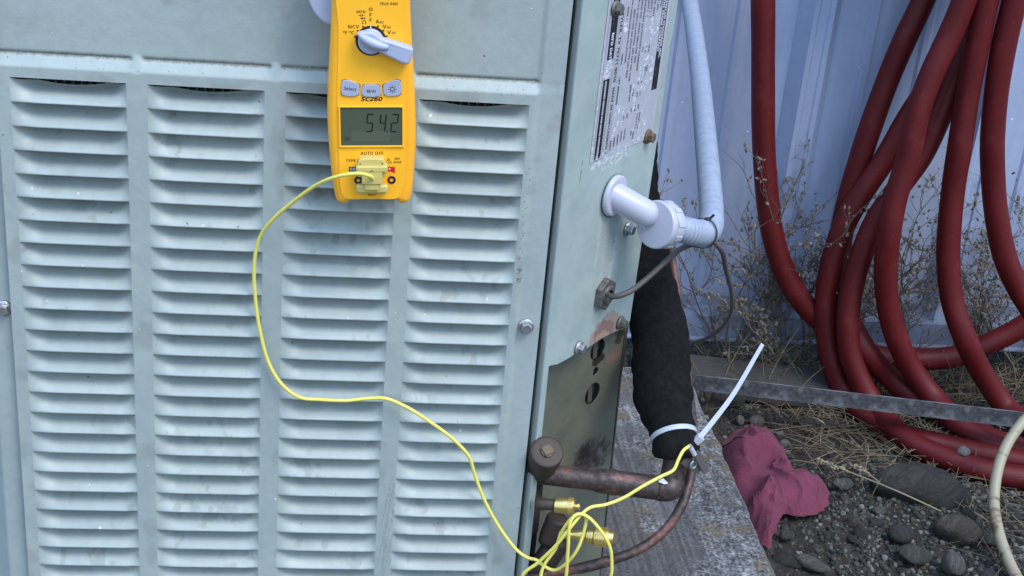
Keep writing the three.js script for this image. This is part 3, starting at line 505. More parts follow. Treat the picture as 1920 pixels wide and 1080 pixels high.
// ---------- electrical conduit ----------
const conduitPts = [[0.1153,0.5245,-0.0719], [0.1301,0.5215,-0.073], [0.1456,0.5166,-0.0775], [0.1622,0.5089,-0.0939], [0.1776,0.5011,-0.127], [0.1901,0.5012,-0.1752], [0.1997,0.5114,-0.2339], [0.2194,0.5213,-0.3464], [0.2604,0.5273,-0.5649], [0.2967,0.5368,-0.7746], [0.3255,0.562,-0.9703], [0.336,0.6442,-1.0947], [0.3189,0.843,-1.1652]];
{
  const t = thing('flexible_conduit', 'grey ribbed flexible conduit with white elbow fitting entering the corner panel', 'conduit');
  const hs = sweep(conduitPts, (q, s) => { const c = 0.0124; return c + 0.00055 * Math.sin(s / 0.0036 * Math.PI * 2) * (s < 0.12 ? 1 : 0.12); }, 1500, 22, true);
  mesh('hose', hs, M.conduit, t);
  const foot = V([0.0676,0.5505,-0.0742]), far = V([0.1077,0.5305,-0.0734]);
  const d = far.clone().sub(foot), L = d.length();
  mesh('wall_flange', between(lathe([[0.012, -0.001], [0.0196, -0.001], [0.0200, 0.0004], [0.0196, 0.0030], [0.0175, 0.0042], [0.012, 0.0042]], 48), foot, foot.clone().add(V([0.7771,0,0.6293]).multiplyScalar(L))), M.pvc, t);
  mesh('elbow_body', between(lathe([[0, -0.008], [0.0128, -0.008], [0.0128, L * 0.80], [0.0124, L * 0.88], [0.0108, L * 0.96], [0.0078, L * 1.03], [0.004, L * 1.065], [0, L * 1.075]], 48), foot, far), M.pvc, t);
  // ridge line along the moulding
  const side = new THREE.Vector3().crossVectors(d, new THREE.Vector3(0.1, 0.4, 0.9)).normalize();
  mesh('mould_seam', between(bx(0.0012, L * 0.9, 0.0012, 0, L * 0.48, 0), foot.clone().addScaledVector(side, 0.0128), far.clone().addScaledVector(side, 0.0128)), M.pvc, t);
  const c0 = V(conduitPts[0]), dir = V(conduitPts[1]).sub(c0).normalize();
  // tilt of the gland: its axis leans away from the viewer
  const ax = new THREE.Vector3(dir.x + 0.05, dir.y - 0.06, dir.z - 0.70).normalize();
  const gA = c0.clone().addScaledVector(ax, -0.010), gB = c0.clone().addScaledVector(ax, 0.02);
  mesh('gland_flange', between(lathe([[0, -0.0005], [0.0210, 0], [0.0224, 0.001], [0.0228, 0.0025], [0.0228, 0.0065], [0.0222, 0.0072], [0.0, 0.0072]], 56), gA, gB), M.pvc, t);
  const nut = []; nut.push(lathe([[0.0, 0.0078], [0.0216, 0.0078], [0.0224, 0.009], [0.0222, 0.017], [0.0196, 0.0225], [0.0165, 0.026], [0.0145, 0.0265], [0, 0.0265]], 56));
  for (let i = 0; i < 10; i++) { const q = bx(0.0016, 0.009, 0.005, 0.0222, 0.0130, 0, 0.0005); q.rotateY(i / 10 * 6.2832); nut.push(q); }
  mesh('gland_nut', between(merge(nut), gA, gB), M.pvc, t);
  mesh('gland_gap', between(lathe([[0, 0.0070], [0.0206, 0.0070], [0.0206, 0.0080], [0, 0.0080]], 40), gA, gB), M.blackPlastic, t);
}
{
  const t = thing('control_cable', 'thin dark brown control cable looping from locknut past the conduit', 'cable');
  mesh('cable_jacket', sweep([[0.0666,0.4418,-0.0968], [0.0709,0.4505,-0.0735], [0.0776,0.453,-0.0628], [0.0906,0.4576,-0.0636], [0.1058,0.4635,-0.0753], [0.1234,0.4756,-0.0862], [0.1365,0.4845,-0.0951], [0.152,0.4866,-0.1128], [0.1691,0.4858,-0.1245], [0.182,0.4873,-0.1279], [0.1928,0.4782,-0.129], [0.2069,0.4485,-0.149], [0.2275,0.4059,-0.1822], [0.2399,0.3647,-0.2172], [0.238,0.3308,-0.2463], [0.228,0.302,-0.2788], [0.2098,0.2719,-0.3229]], (q) => 0.0028 - 0.0006 * sstep(0.35, 0.6, q), 160, 12), M.cable, t);
  const k = thing('black_cable_tie', 'small black cable tie strapping the cable to the ribbed conduit', 'cable tie');
  const cv = new THREE.CatmullRomCurve3(conduitPts.map(V), false, 'centripetal'); cv.arcLengthDivisions = 600;
  let best = 0, bd = 1e9; const tgt = V(conduitPts[3]); for (let i = 0; i < 400; i++) { const q = i / 800, e = cv.getPointAt(q).distanceTo(tgt); if (e < bd) { bd = e; best = q; } }
  const c = cv.getPointAt(best), tg = cv.getTangentAt(best);
  mesh('band', between(lathe([[0.0138, -0.0012], [0.0148, -0.0012], [0.0148, 0.0012], [0.0138, 0.0012], [0.0138, -0.0012]], 40), c.clone(), c.clone().add(tg)), M.blackPlastic, k);
  const h = V([0.1668,0.5197,-0.1004]); mesh('head', bx(0.006, 0.005, 0.005, h.x, h.y, h.z, 0.0008), M.blackPlastic, k);
  mesh('tail', between(bx(0.0022, 0.009, 0.001, 0, 0.004, 0), h, h.clone().add(new THREE.Vector3(0.006, 0.008, 0.002))), M.blackPlastic, k);
}

// ---------- clamp meter ----------
const meter = thing('clamp_meter', 'yellow handheld clamp meter with grey dial reading 54.2 hung on the louvers', 'meter', [-0.1604,0.6636,0.042]);
meter.rotation.z = 0.05760;
{
  const outline = [[-0.0276,0.1257], [-0.0293,0.0933], [-0.0302,0.0727], [-0.0322,0.0433], [-0.0344,0.0131], [-0.0354,-0.0088], [-0.035,-0.0356], [-0.0335,-0.0606], [-0.0318,-0.0768], [-0.0294,-0.0861], [-0.0256,-0.0885], [-0.0212,-0.0881], [-0.0185,-0.0853], [-0.0155,-0.0844], [0.0002,-0.0859], [0.0154,-0.0846], [0.0185,-0.0856], [0.0211,-0.0884], [0.0255,-0.0889], [0.0294,-0.0871], [0.0321,-0.0782], [0.0338,-0.0587], [0.0352,-0.0336], [0.0349,-0.0067], [0.0339,0.0175], [0.0323,0.0477], [0.0311,0.073], [0.0307,0.0937], [0.0299,0.1263]];
  const top = [[0.0271,0.1362], [0.0031,0.1387], [-0.0242,0.1357]];
  const body = ext(smoothPoly([...outline, ...top], 220), 0.034 - 0.007 * 2, 0.007, 6); body.translate(0, 0, -0.034 + 0.007);
  mesh('body', body, M.yellow, meter);
  // hook and jaw above the grip
  const jaw = new THREE.TorusGeometry(0.030, 0.0085, 14, 40, Math.PI * 1.9); jaw.scale(1, 1.15, 0.9); jaw.translate([0.0022,0.1673][0], [0.0022,0.1673][1], -0.018); mesh('clamp_jaw', jaw, M.yellow, meter);
  const tr = ext(smoothPoly([[-0.0228,0.0568], [-0.0318,0.0576], [-0.0383,0.061], [-0.0438,0.0672], [-0.0473,0.0747], [-0.0486,0.0842], [-0.0461,0.0973], [-0.0217,0.1056]], 60), 0.008, 0.002, 3); tr.translate(0, 0, -0.024); mesh('jaw_trigger', tr, M.meterGrey, meter);
  // printed front label
  const u0 = -0.0315, v0 = -0.0812, UW = 0.063, VH = 0.186, SC = 10500;
  const X = (p) => (p[0] - u0) * SC, Y = (p) => (v0 + VH - p[1]) * SC;
  const PXM = SC / 2356;                                       // canvas pixels for one photographed pixel
  const fit = (c, t, p, w, h, style = 'bold', col = '#17140c') => { const fs = h * PXM / 0.72; c.font = `${style} ${fs}px sans-serif`; c.fillStyle = col; c.textAlign = 'center'; c.textBaseline = 'middle'; const m = c.measureText(t).width; c.save(); c.translate(X(p), Y(p)); c.scale(w * PXM / m, 1); c.fillText(t, 0, 0); c.restore(); };
  const YEL = 'rgb(252,182,38)';
  const btn = [[[-0.0235,0.0066], [-0.0228,0.0171], [-0.0203,0.0181], [-0.0099,0.0142], [-0.0093,0.0127], [-0.0107,0.0057], [-0.0218,0.0053]], [[-0.0073,0.0055], [-0.0063,0.0136], [-0.0053,0.014], [0.0052,0.014], [0.0063,0.0136], [0.007,0.0055]], [[0.0229,0.0066], [0.0227,0.0171], [0.02,0.0182], [0.0099,0.0142], [0.0092,0.0127], [0.0106,0.0057], [0.0212,0.0053]]];
  const path = (c, pts, grow = 0) => { const cx = pts.reduce((a, p) => a + X(p), 0) / pts.length, cy = pts.reduce((a, p) => a + Y(p), 0) / pts.length; c.beginPath(); for (const p of pts) { const dx = X(p) - cx, dy = Y(p) - cy, l = Math.hypot(dx, dy); c.lineTo(cx + dx * (1 + grow / l), cy + dy * (1 + grow / l)); } c.closePath(); };
  const label = canvasTex(Math.round(UW * SC), Math.round(VH * SC), (c, w, h) => {
    c.fillStyle = YEL; c.fillRect(0, 0, w, h);
    const r = rng(3); for (let i = 0; i < 160; i++) { c.fillStyle = `rgba(60,44,10,${0.15 + 0.2 * r()})`; c.fillRect(r() * w, r() * h, 1 + 2 * r(), 1 + 2 * r()); }
    fit(c, 'TRUE RMS', [0.014,0.0785], 34, 5.2, 'italic bold');
    fit(c, 'O', [0.0003,0.074], 8, 7); fit(c, 'F', [0.0001,0.0698], 5.5, 7); fit(c, 'F', [0.0001,0.0656], 5.5, 7);
    fit(c, 'MFD', [-0.0073,0.0721], 17.5, 5.2); { const p = [-0.005,0.064], q = 3.0 * PXM; c.strokeStyle = '#17140c'; c.lineWidth = 6; c.beginPath(); c.arc(X(p), Y(p), q, Math.PI * 0.68, Math.PI * 2.32); c.stroke(); for (const k of [-1, 1]) { c.beginPath(); c.moveTo(X(p) + k * q * 0.45, Y(p) + q * 1.05); c.lineTo(X(p) + k * q * 1.25, Y(p) + q * 1.05); c.stroke(); } }
    c.strokeStyle = '#17140c'; c.lineWidth = 4.5; const seg = (a, b) => { c.beginPath(); c.moveTo(X(a), Y(a)); c.lineTo(X(b), Y(b)); c.stroke(); };
    seg([-0.0094,0.0693], [-0.0073,0.0693]); seg([-0.0073,0.0705], [-0.0073,0.0682]); seg([-0.0063,0.0705], [-0.0063,0.0682]); seg([-0.0063,0.0694], [-0.0044,0.0694]);
    seg([-0.0082,0.067], [-0.004,0.067]); seg([-0.0046,0.068], [-0.0047,0.0659]); c.fillStyle = '#17140c'; c.beginPath(); for (const p of [[-0.0069,0.0679], [-0.0069,0.066], [-0.0051,0.067]]) c.lineTo(X(p), Y(p)); c.fill();
    fit(c, 'NCV', [-0.0133,0.0604], 21.5, 6.4); fit(c, '°F °C', [-0.0172,0.0557], 21, 6.4);
    fit(c, 'A', [0.0054,0.0645], 7, 7); fit(c, 'AC', [0.0087,0.0639], 8.5, 4.6); fit(c, 'V', [0.0109,0.0605], 7, 7); fit(c, 'AC', [0.0143,0.0599], 8.5, 4.6); fit(c, 'V', [0.0144,0.056], 7, 7); fit(c, 'DC', [0.0181,0.0555], 9, 4.6);
    const o = [0.0001,0.0493]; c.fillStyle = '#17140c'; c.beginPath(); c.arc(X(o), Y(o), 28.2 * PXM, 0, 7); c.fill();
    for (const a of [-165, -142, -118, -64, -40, -17]) { const q = a * Math.PI / 180; c.save(); c.translate(X(o) + Math.cos(q) * 29.5 * PXM, Y(o) + Math.sin(q) * 29.5 * PXM); c.rotate(q); c.fillRect(-2.5 * PXM, -1.5 * PXM, 5 * PXM, 3 * PXM); c.restore(); }
    c.fillStyle = '#f2f2ee'; c.beginPath(); for (const p of [[-0.0004,0.0594], [0.0001,0.0622], [0.0007,0.0594]]) c.lineTo(X(p), Y(p)); c.fill();
    for (const b of btn) { path(c, b, 8); c.fillStyle = '#3a2812'; c.fill(); }
    fit(c, 'SC260', [-0.0004,0.0021], 40, 8.4, 'italic 900');
    fit(c, 'AUTO OFF', [-0.0002,-0.0434], 44, 6.8);
    fit(c, 'TYPE K', [-0.0161,-0.0495], 27, 5.4, 'italic bold'); fit(c, '30V', [0.0197,-0.0481], 11, 4.6, 'italic bold'); fit(c, 'MAX', [0.0199,-0.0511], 15.5, 4.6, 'italic bold');
    c.lineWidth = 5; c.beginPath(); for (const p of [[0.0107,-0.0517], [0.013,-0.0478], [0.0153,-0.0517]]) c.lineTo(X(p), Y(p)); c.closePath(); c.stroke(); fit(c, '!', [0.0129,-0.0503], 1.6, 5);
    const rect = (a, b, col) => { c.fillStyle = col; c.fillRect(X(a), Y(a), X(b) - X(a), Y(b) - Y(a)); };
    rect([-0.019,-0.0548], [-0.0073,-0.0588], '#14120f'); fit(c, 'COM', [-0.0145,-0.0569], 17, 6, 'bold', '#e8e8e8'); rect([0.0075,-0.055], [0.0181,-0.0591], '#c81e22'); c.fillStyle = '#c81e22'; c.beginPath(); for (const p of [[0.0135,-0.0588], [0.0181,-0.0588], [0.018,-0.0607]]) c.lineTo(X(p), Y(p)); c.fill(); fit(c, '+', [0.0137,-0.0569], 6, 6, 'bold', '#f4f4f4');
    fit(c, 'MAX/V', [-0.0008,-0.0791], 17, 4.8, 'italic bold');
  });
  const lw = 0.0265, panel = smoothPoly([[-0.0236,0.1096], [-0.0253,0.056], [-0.0275,-0.0044], [-0.0272,-0.0446], [-0.0265,-0.0722], [-0.0232,-0.0815], [-0.0011,-0.0826], [0.0211,-0.0818], [0.0247,-0.0725], [0.0261,-0.0449], [0.0271,-0.0045], [0.026,0.0562], [0.0258,0.1101], [0.0015,0.1115]], 90);
  const pg = ext(panel, 0.0007, 0.0003, 1); pg.translate(0, 0, -0.0003);
  { const p = pg.attributes.position, u = pg.attributes.uv; for (let i = 0; i < p.count; i++) u.setXY(i, (p.getX(i) - u0) / UW, (p.getY(i) - v0) / VH); }
  mesh('front_label', pg, std({ map: label, roughness: 0.42 }), meter);
  // buttons
  const bt = canvasTex(Math.round(UW * SC), Math.round(VH * SC), (c, w, h) => {
    c.fillStyle = 'rgb(160,166,186)'; c.fillRect(0, 0, w, h);
    c.save(); { const p = [-0.0167,0.0108]; c.translate(X(p), Y(p)); c.rotate(0.13); c.translate(-X(p), -Y(p)); fit(c, 'Select', p, 23, 6.6, 'bold', '#14161c'); } c.restore(); fit(c, 'M/m', [-0.0002,0.009], 17.5, 6.4, 'bold', '#14161c');
    const o = [0.0165,0.0105]; c.strokeStyle = '#14161c'; c.lineWidth = 6; c.beginPath(); c.arc(X(o), Y(o), 3.7 * PXM, 0, 7); c.stroke(); for (let i = 0; i < 8; i++) { const a = i * Math.PI / 4; c.beginPath(); c.moveTo(X(o) + Math.cos(a) * 5.2 * PXM, Y(o) + Math.sin(a) * 5.2 * PXM); c.lineTo(X(o) + Math.cos(a) * 7.6 * PXM, Y(o) + Math.sin(a) * 7.6 * PXM); c.stroke(); }
  });
  const bm = std({ map: bt, roughness: 0.5 });
  for (const b of btn) {
    const g = ext(smoothPoly(b, 40), 0.0012, 0.0005, 2); g.translate(0, 0, 0.0003);
    const p = g.attributes.position, u = g.attributes.uv; for (let i = 0; i < p.count; i++) u.setXY(i, (p.getX(i) - u0) / UW, (p.getY(i) - v0) / VH);
    mesh('button', g, bm, meter);
  }
  // dial with its long lever
  const o = [0.0001,0.0493], o2 = [0.0001,0.0503];
  const disc = lathe([[0, 0.0046], [0.0085, 0.0046], [0.0096, 0.0042], [0.0101, 0.0034], [0.0102, 0.0004], [0, 0.0004]], 48); disc.rotateX(Math.PI / 2); disc.translate(o[0], o[1], 0.0004);
  const dial = new THREE.Group(); dial.name = 'dial'; meter.add(dial);
  mesh('dial_disc', disc, M.meterGrey, dial);
  const lev = ext(smoothPoly([[-0.0104,0.0567], [-0.0079,0.058], [0.002,0.0585], [0.0085,0.0539], [0.0163,0.0514], [0.0254,0.0484], [0.0321,0.0459], [0.0327,0.0438], [0.0312,0.0374], [0.0291,0.0335], [0.0262,0.0333], [0.0162,0.0378], [0.0067,0.0424], [-0.0023,0.0466], [-0.008,0.0517]], 90), 0.0048, 0.0022, 4); 
  { const p = lev.attributes.position, a = [-0.0096,0.0551], b = [0.0316,0.0399]; const dx = b[0] - a[0], dy = b[1] - a[1], l2 = dx * dx + dy * dy; for (let i = 0; i < p.count; i++) { const t = ((p.getX(i) - a[0]) * dx + (p.getY(i) - a[1]) * dy) / l2; p.setZ(i, p.getZ(i) + 0.0036 + (p.getZ(i) > 0.002 ? 0.0015 * t : 0)); } lev.computeVertexNormals(); }
  mesh('lever', lev, M.meterGrey, dial);
  const ri = sweep([new THREE.Vector3(...[-0.0087,0.0561], 0.0085), new THREE.Vector3(...[-0.0014,0.0515], 0.0108), new THREE.Vector3(...[0.0068,0.0482], 0.0116), new THREE.Vector3(...[0.0134,0.0469], 0.0112)], (q) => 0.0016 + 0.0022 * Math.sin(Math.PI * clamp(q * 0.8 + 0.1)), 24, 10); mesh('lever_ridge', ri, M.meterGrey, dial);
  // liquid crystal screen
  const sx0 = [-0.025,-0.0048][0], sx1 = [0.0241,-0.0363][0], sy1 = [-0.025,-0.0046][1], sy0 = [0.024,-0.0365][1];
  const LW = 820, LH = Math.round(LW * (sy1 - sy0) / (sx1 - sx0));
  const lcd = canvasTex(LW, LH, (c, w, h) => {
    c.fillStyle = 'rgb(74,82,66)'; c.fillRect(0, 0, w, h); c.fillStyle = 'rgb(82,88,72)'; c.fillRect(0.18 * w, 0.62 * h, 0.62 * w, 0.26 * h);
    const qx = (p) => (p[0] - sx0) / (sx1 - sx0) * w, qy = (p) => (sy1 - p[1]) / (sy1 - sy0) * h;
    const digit = (p0, p1, on) => { const x0 = qx(p0), y0 = qy(p0), x1 = qx(p1), y1 = qy(p1), W1 = x1 - x0, H1 = y1 - y0, t = 18, sk = -0.10; c.save(); c.translate(x0, y1); c.transform(1, 0, sk, 1, 0, 0); c.fillStyle = 'rgb(10,12,15)';
      const S = { a: [[2, -H1], [W1 - 2, -H1], [W1 - t, -H1 + t], [t, -H1 + t]], g: [[t * 0.4, -H1 / 2], [t, -H1 / 2 - t / 2], [W1 - t, -H1 / 2 - t / 2], [W1 - t * 0.4, -H1 / 2], [W1 - t, -H1 / 2 + t / 2], [t, -H1 / 2 + t / 2]], d: [[2, 0], [W1 - 2, 0], [W1 - t, -t], [t, -t]], f: [[0, -H1 + 2], [t, -H1 + t + 2], [t, -H1 / 2 - t / 2], [0, -H1 / 2 - 2]], b: [[W1, -H1 + 2], [W1 - t, -H1 + t + 2], [W1 - t, -H1 / 2 - t / 2], [W1, -H1 / 2 - 2]], e: [[0, -2], [t, -t - 2], [t, -H1 / 2 + t / 2], [0, -H1 / 2 + 2]], c: [[W1, -2], [W1 - t, -t - 2], [W1 - t, -H1 / 2 + t / 2], [W1, -H1 / 2 + 2]] };
      for (const k of on) { c.beginPath(); for (const q of S[k]) c.lineTo(...q); c.fill(); } c.restore(); };
    digit([-0.0054,-0.0099], [0.0003,-0.0253], 'afgcd'); digit([0.0052,-0.01], [0.0105,-0.0254], 'fgbc'); digit([0.0143,-0.01], [0.0202,-0.0254], 'abged');
    c.fillStyle = 'rgb(10,12,15)'; { const p = [0.0122,-0.0251]; c.fillRect(qx(p) - 11, qy(p) - 12, 19, 19); } { const p = [-0.0182,-0.0233]; c.fillStyle = 'rgb(56,60,54)'; c.fillRect(qx(p) - 16, qy(p) - 6, 32, 14); } { const p = [-0.02,-0.0307]; c.fillRect(qx(p) - 40, qy(p) - 22, 80, 48); c.fillStyle = 'rgb(82,88,74)'; c.fillRect(qx(p) - 30, qy(p) - 10, 60, 4); c.fillRect(qx(p) - 30, qy(p) + 6, 60, 4); }
    c.fillStyle = 'rgb(30,34,36)'; c.font = 'bold 40px sans-serif'; { const p = [0.0141,-0.0337]; c.fillText('°F', qx(p), qy(p)); }
  });
  const lm = new THREE.MeshPhysicalMaterial({ map: lcd, roughness: 0.35, clearcoat: 0.3, clearcoatRoughness: 0.15 });
  const sg = new THREE.PlaneGeometry(sx1 - sx0, sy1 - sy0); sg.translate((sx0 + sx1) / 2, (sy0 + sy1) / 2, 0.0012); mesh('screen', sg, lm, meter);
  const bz = poly([[sx0 - 0.0014, sy0 - 0.0014], [sx1 + 0.0014, sy0 - 0.0014], [sx1 + 0.0014, sy1 + 0.0014], [sx0 - 0.0014, sy1 + 0.0014]]); bz.holes.push(poly([[sx0, sy0], [sx0, sy1], [sx1, sy1], [sx1, sy0]])); const bg = ext(bz, 0.0014, 0.0004, 2); bg.translate(0, 0, 0.0004); mesh('screen_bezel', bg, std({ color: new THREE.Color(YEL), roughness: 0.42 }), meter);
  // input jacks
  const jack = (p, r, col) => { const g = lathe([[r * 0.45, 0.0002], [r * 0.45, 0.0009], [r, 0.0009], [r, 0.0002]], 28); g.rotateX(Math.PI / 2); g.translate(p[0], p[1], 0.0003); mesh('input_jack', g, col, meter); mesh('jack_hole', new THREE.CircleGeometry(r * 0.46, 20).translate(p[0], p[1], 0.0006), M.blackPlastic, meter); };
  jack([0.0153,-0.0662], 0.0034, std({ color: lin(0.03, 0.012, 0.028), roughness: 0.4 })); jack([-0.0117,-0.0663], 0.0034, M.blackPlastic);
  const sl = new THREE.Shape(); { const a = [-0.016,-0.0667], R1 = 0.0046; sl.absellipse(a[0], a[1], 0.0040, 0.0054, 0, Math.PI * 2); } const slg = ext(sl, 0.0004, 0); slg.translate(0, 0, 0.0001); mesh('jack_shutter', slg, M.meterGrey, meter);
}
// ---------- thermocouple lead ----------
{
  const t = thing('thermocouple_lead', 'thin yellow thermocouple wire from the beige meter plug to a clip on the copper pipe', 'wire');
  const plug = new THREE.Group(); plug.name = 'plug'; plug.position.set(...[-0.1604,0.6636,0.042]); plug.rotation.z = 0.05760; t.add(plug);
  const blk = (a, b, z0, z1, r = 0.0008) => bx(Math.abs(b[0] - a[0]), Math.abs(b[1] - a[1]), z1 - z0, (a[0] + b[0]) / 2, (a[1] + b[1]) / 2, (z0 + z1) / 2, r);
  const tex = ext(smoothPoly([[-0.0116,-0.0525], [-0.0105,-0.0461], [-0.0083,-0.0452], [0.0067,-0.0453], [0.0088,-0.0462], [0.0096,-0.0526]], 50), 0.008, 0.0008, 2); tex.translate(0, 0, 0.0012);
  mesh('shell', merge([tex, blk([-0.0131,-0.0508], [0.0121,-0.0553], 0.0012, 0.0125), blk([-0.0117,-0.0555], [0.0099,-0.0607], 0.0012, 0.0095), blk([-0.0089,-0.0544], [0.0077,-0.0659], 0.0012, 0.0122), blk([-0.0134,-0.0682], [0.0121,-0.0754], 0.0012, 0.0085, 0.0022), blk([-0.0065,-0.0644], [0.005,-0.0714], 0.0012, 0.0110)]), M.plug, plug);
  const q1 = [-0.0007,-0.0551], q2 = [-0.0002,-0.0611], q3 = [-0.0097,-0.0491], q4 = [0.0078,-0.0488];
  mesh('relief_slot', merge([new THREE.TorusGeometry(0.0012, 0.0004, 6, 14, Math.PI).translate(q1[0], q1[1], 0.0123), new THREE.CylinderGeometry(0.0011, 0.0011, 0.0006, 14).rotateX(Math.PI / 2).translate(q2[0], q2[1], 0.0122), bx(0.0014, 0.0006, 0.0004, q3[0], q3[1], 0.0101), bx(0.0014, 0.0006, 0.0004, q4[0], q4[1], 0.0101)]), M.darkBrass, plug);
  const Z = [[-0.1569,0.6022,0.0538], [-0.1597,0.6071,0.06], [-0.1661,0.6095,0.062], [-0.1771,0.6076,0.06], [-0.1897,0.6015,0.054], [-0.2033,0.5895,0.042], [-0.2207,0.5697,0.028], [-0.2375,0.5492,0.018], [-0.2489,0.5284,0.01], [-0.2533,0.5041,0.007], [-0.2521,0.4694,0.006], [-0.2476,0.4375,0.006], [-0.2398,0.4072,0.006], [-0.2281,0.3866,0.007], [-0.2118,0.3736,0.007], [-0.1937,0.3714,0.006], [-0.1698,0.3711,0.006], [-0.1508,0.3742,0.0065], [-0.1355,0.3756,0.008], [-0.1169,0.369,0.01], [-0.0944,0.3553,0.012], [-0.0712,0.3369,0.012], [-0.0554,0.3179,0.01], [-0.0471,0.2943,0.008], [-0.0348,0.2651,0.008], [-0.016,0.2331,0.009], [-0.0003,0.2147,0.012], [0.009,0.2103,0.016], [0.0168,0.2108,0.02], [0.0228,0.2076,0.024], [0.0329,0.2051,0.028], [0.0423,0.2164,0.034], [0.051,0.2358,0.038], [0.0552,0.2513,0.036], [0.0565,0.2696,0.034], [0.0526,0.2736,0.034], [0.0444,0.268,0.032], [0.0355,0.2486,0.03], [0.0317,0.2304,0.03], [0.0228,0.2146,0.032], [0.0202,0.2013,0.034], [0.0258,0.1731,0.036], [0.0393,0.167,0.036], [0.0431,0.2011,0.04], [0.0415,0.239,0.042], [0.0415,0.2703,0.04], [0.0473,0.2756,0.038], [0.0561,0.2735,0.038], [0.0698,0.2603,0.04], [0.0806,0.2434,0.042], [0.0846,0.2265,0.042], [0.0857,0.2082,0.042], [0.077,0.1737,0.04], [0.0471,0.1671,0.036], [0.0035,0.1981,0.03], [0.0166,0.2184,0.034], [0.0307,0.2408,0.038], [0.041,0.2609,0.04], [0.0504,0.2726,0.036], [0.0589,0.2803,0.034], [0.0741,0.2828,0.032], [0.0899,0.289,0.03], [0.1089,0.3022,0.028], [0.1249,0.31,0.024], [0.1368,0.3148,0.02], [0.141,0.3236,0.016], [0.1458,0.3317,0.012], [0.1514,0.3353,0.01]];
  mesh('wire', sweep(Z, 0.00165, 620, 8), M.wire, t);
  // sensor clip biting the copper below the foam
  const clip = new THREE.Group(); clip.name = 'clip'; t.add(clip);
  const a = V([0.1514,0.3353,0.01]), b = V([0.1579,0.325,0.008]), c = V([0.1732,0.3041,0.006]), d = V([0.1592,0.3143,0.004]);
  mesh('sleeve', sweep([a, a.clone().lerp(b, 0.5), b], 0.0024, 8, 12), M.nylon, clip);
  const arm = (p, q, w) => between(merge([bx(w, p.distanceTo(q), 0.0012, 0, p.distanceTo(q) / 2, 0), bx(0.0012, p.distanceTo(q) * 0.8, 0.004, w / 2, p.distanceTo(q) / 2, -0.002), bx(0.0012, p.distanceTo(q) * 0.8, 0.004, -w / 2, p.distanceTo(q) / 2, -0.002)]), p, q);
  mesh('jaw', merge([arm(b.clone().add(new THREE.Vector3(0.001, 0.003, 0)), c, 0.006), arm(V([0.1487,0.3152,0.004]), V([0.1669,0.3039,0.004]), 0.006)]), M.dullZinc, clip);
  const sp = []; for (let i = 0; i < 4; i++) { const g = new THREE.TorusGeometry(0.0040, 0.0008, 8, 24); g.rotateY(0.5); g.translate(d.x + i * 0.0012, d.y - 0.002, d.z + 0.002 - i * 0.001); sp.push(g); }
  mesh('spring', merge(sp), M.zinc, clip);
}

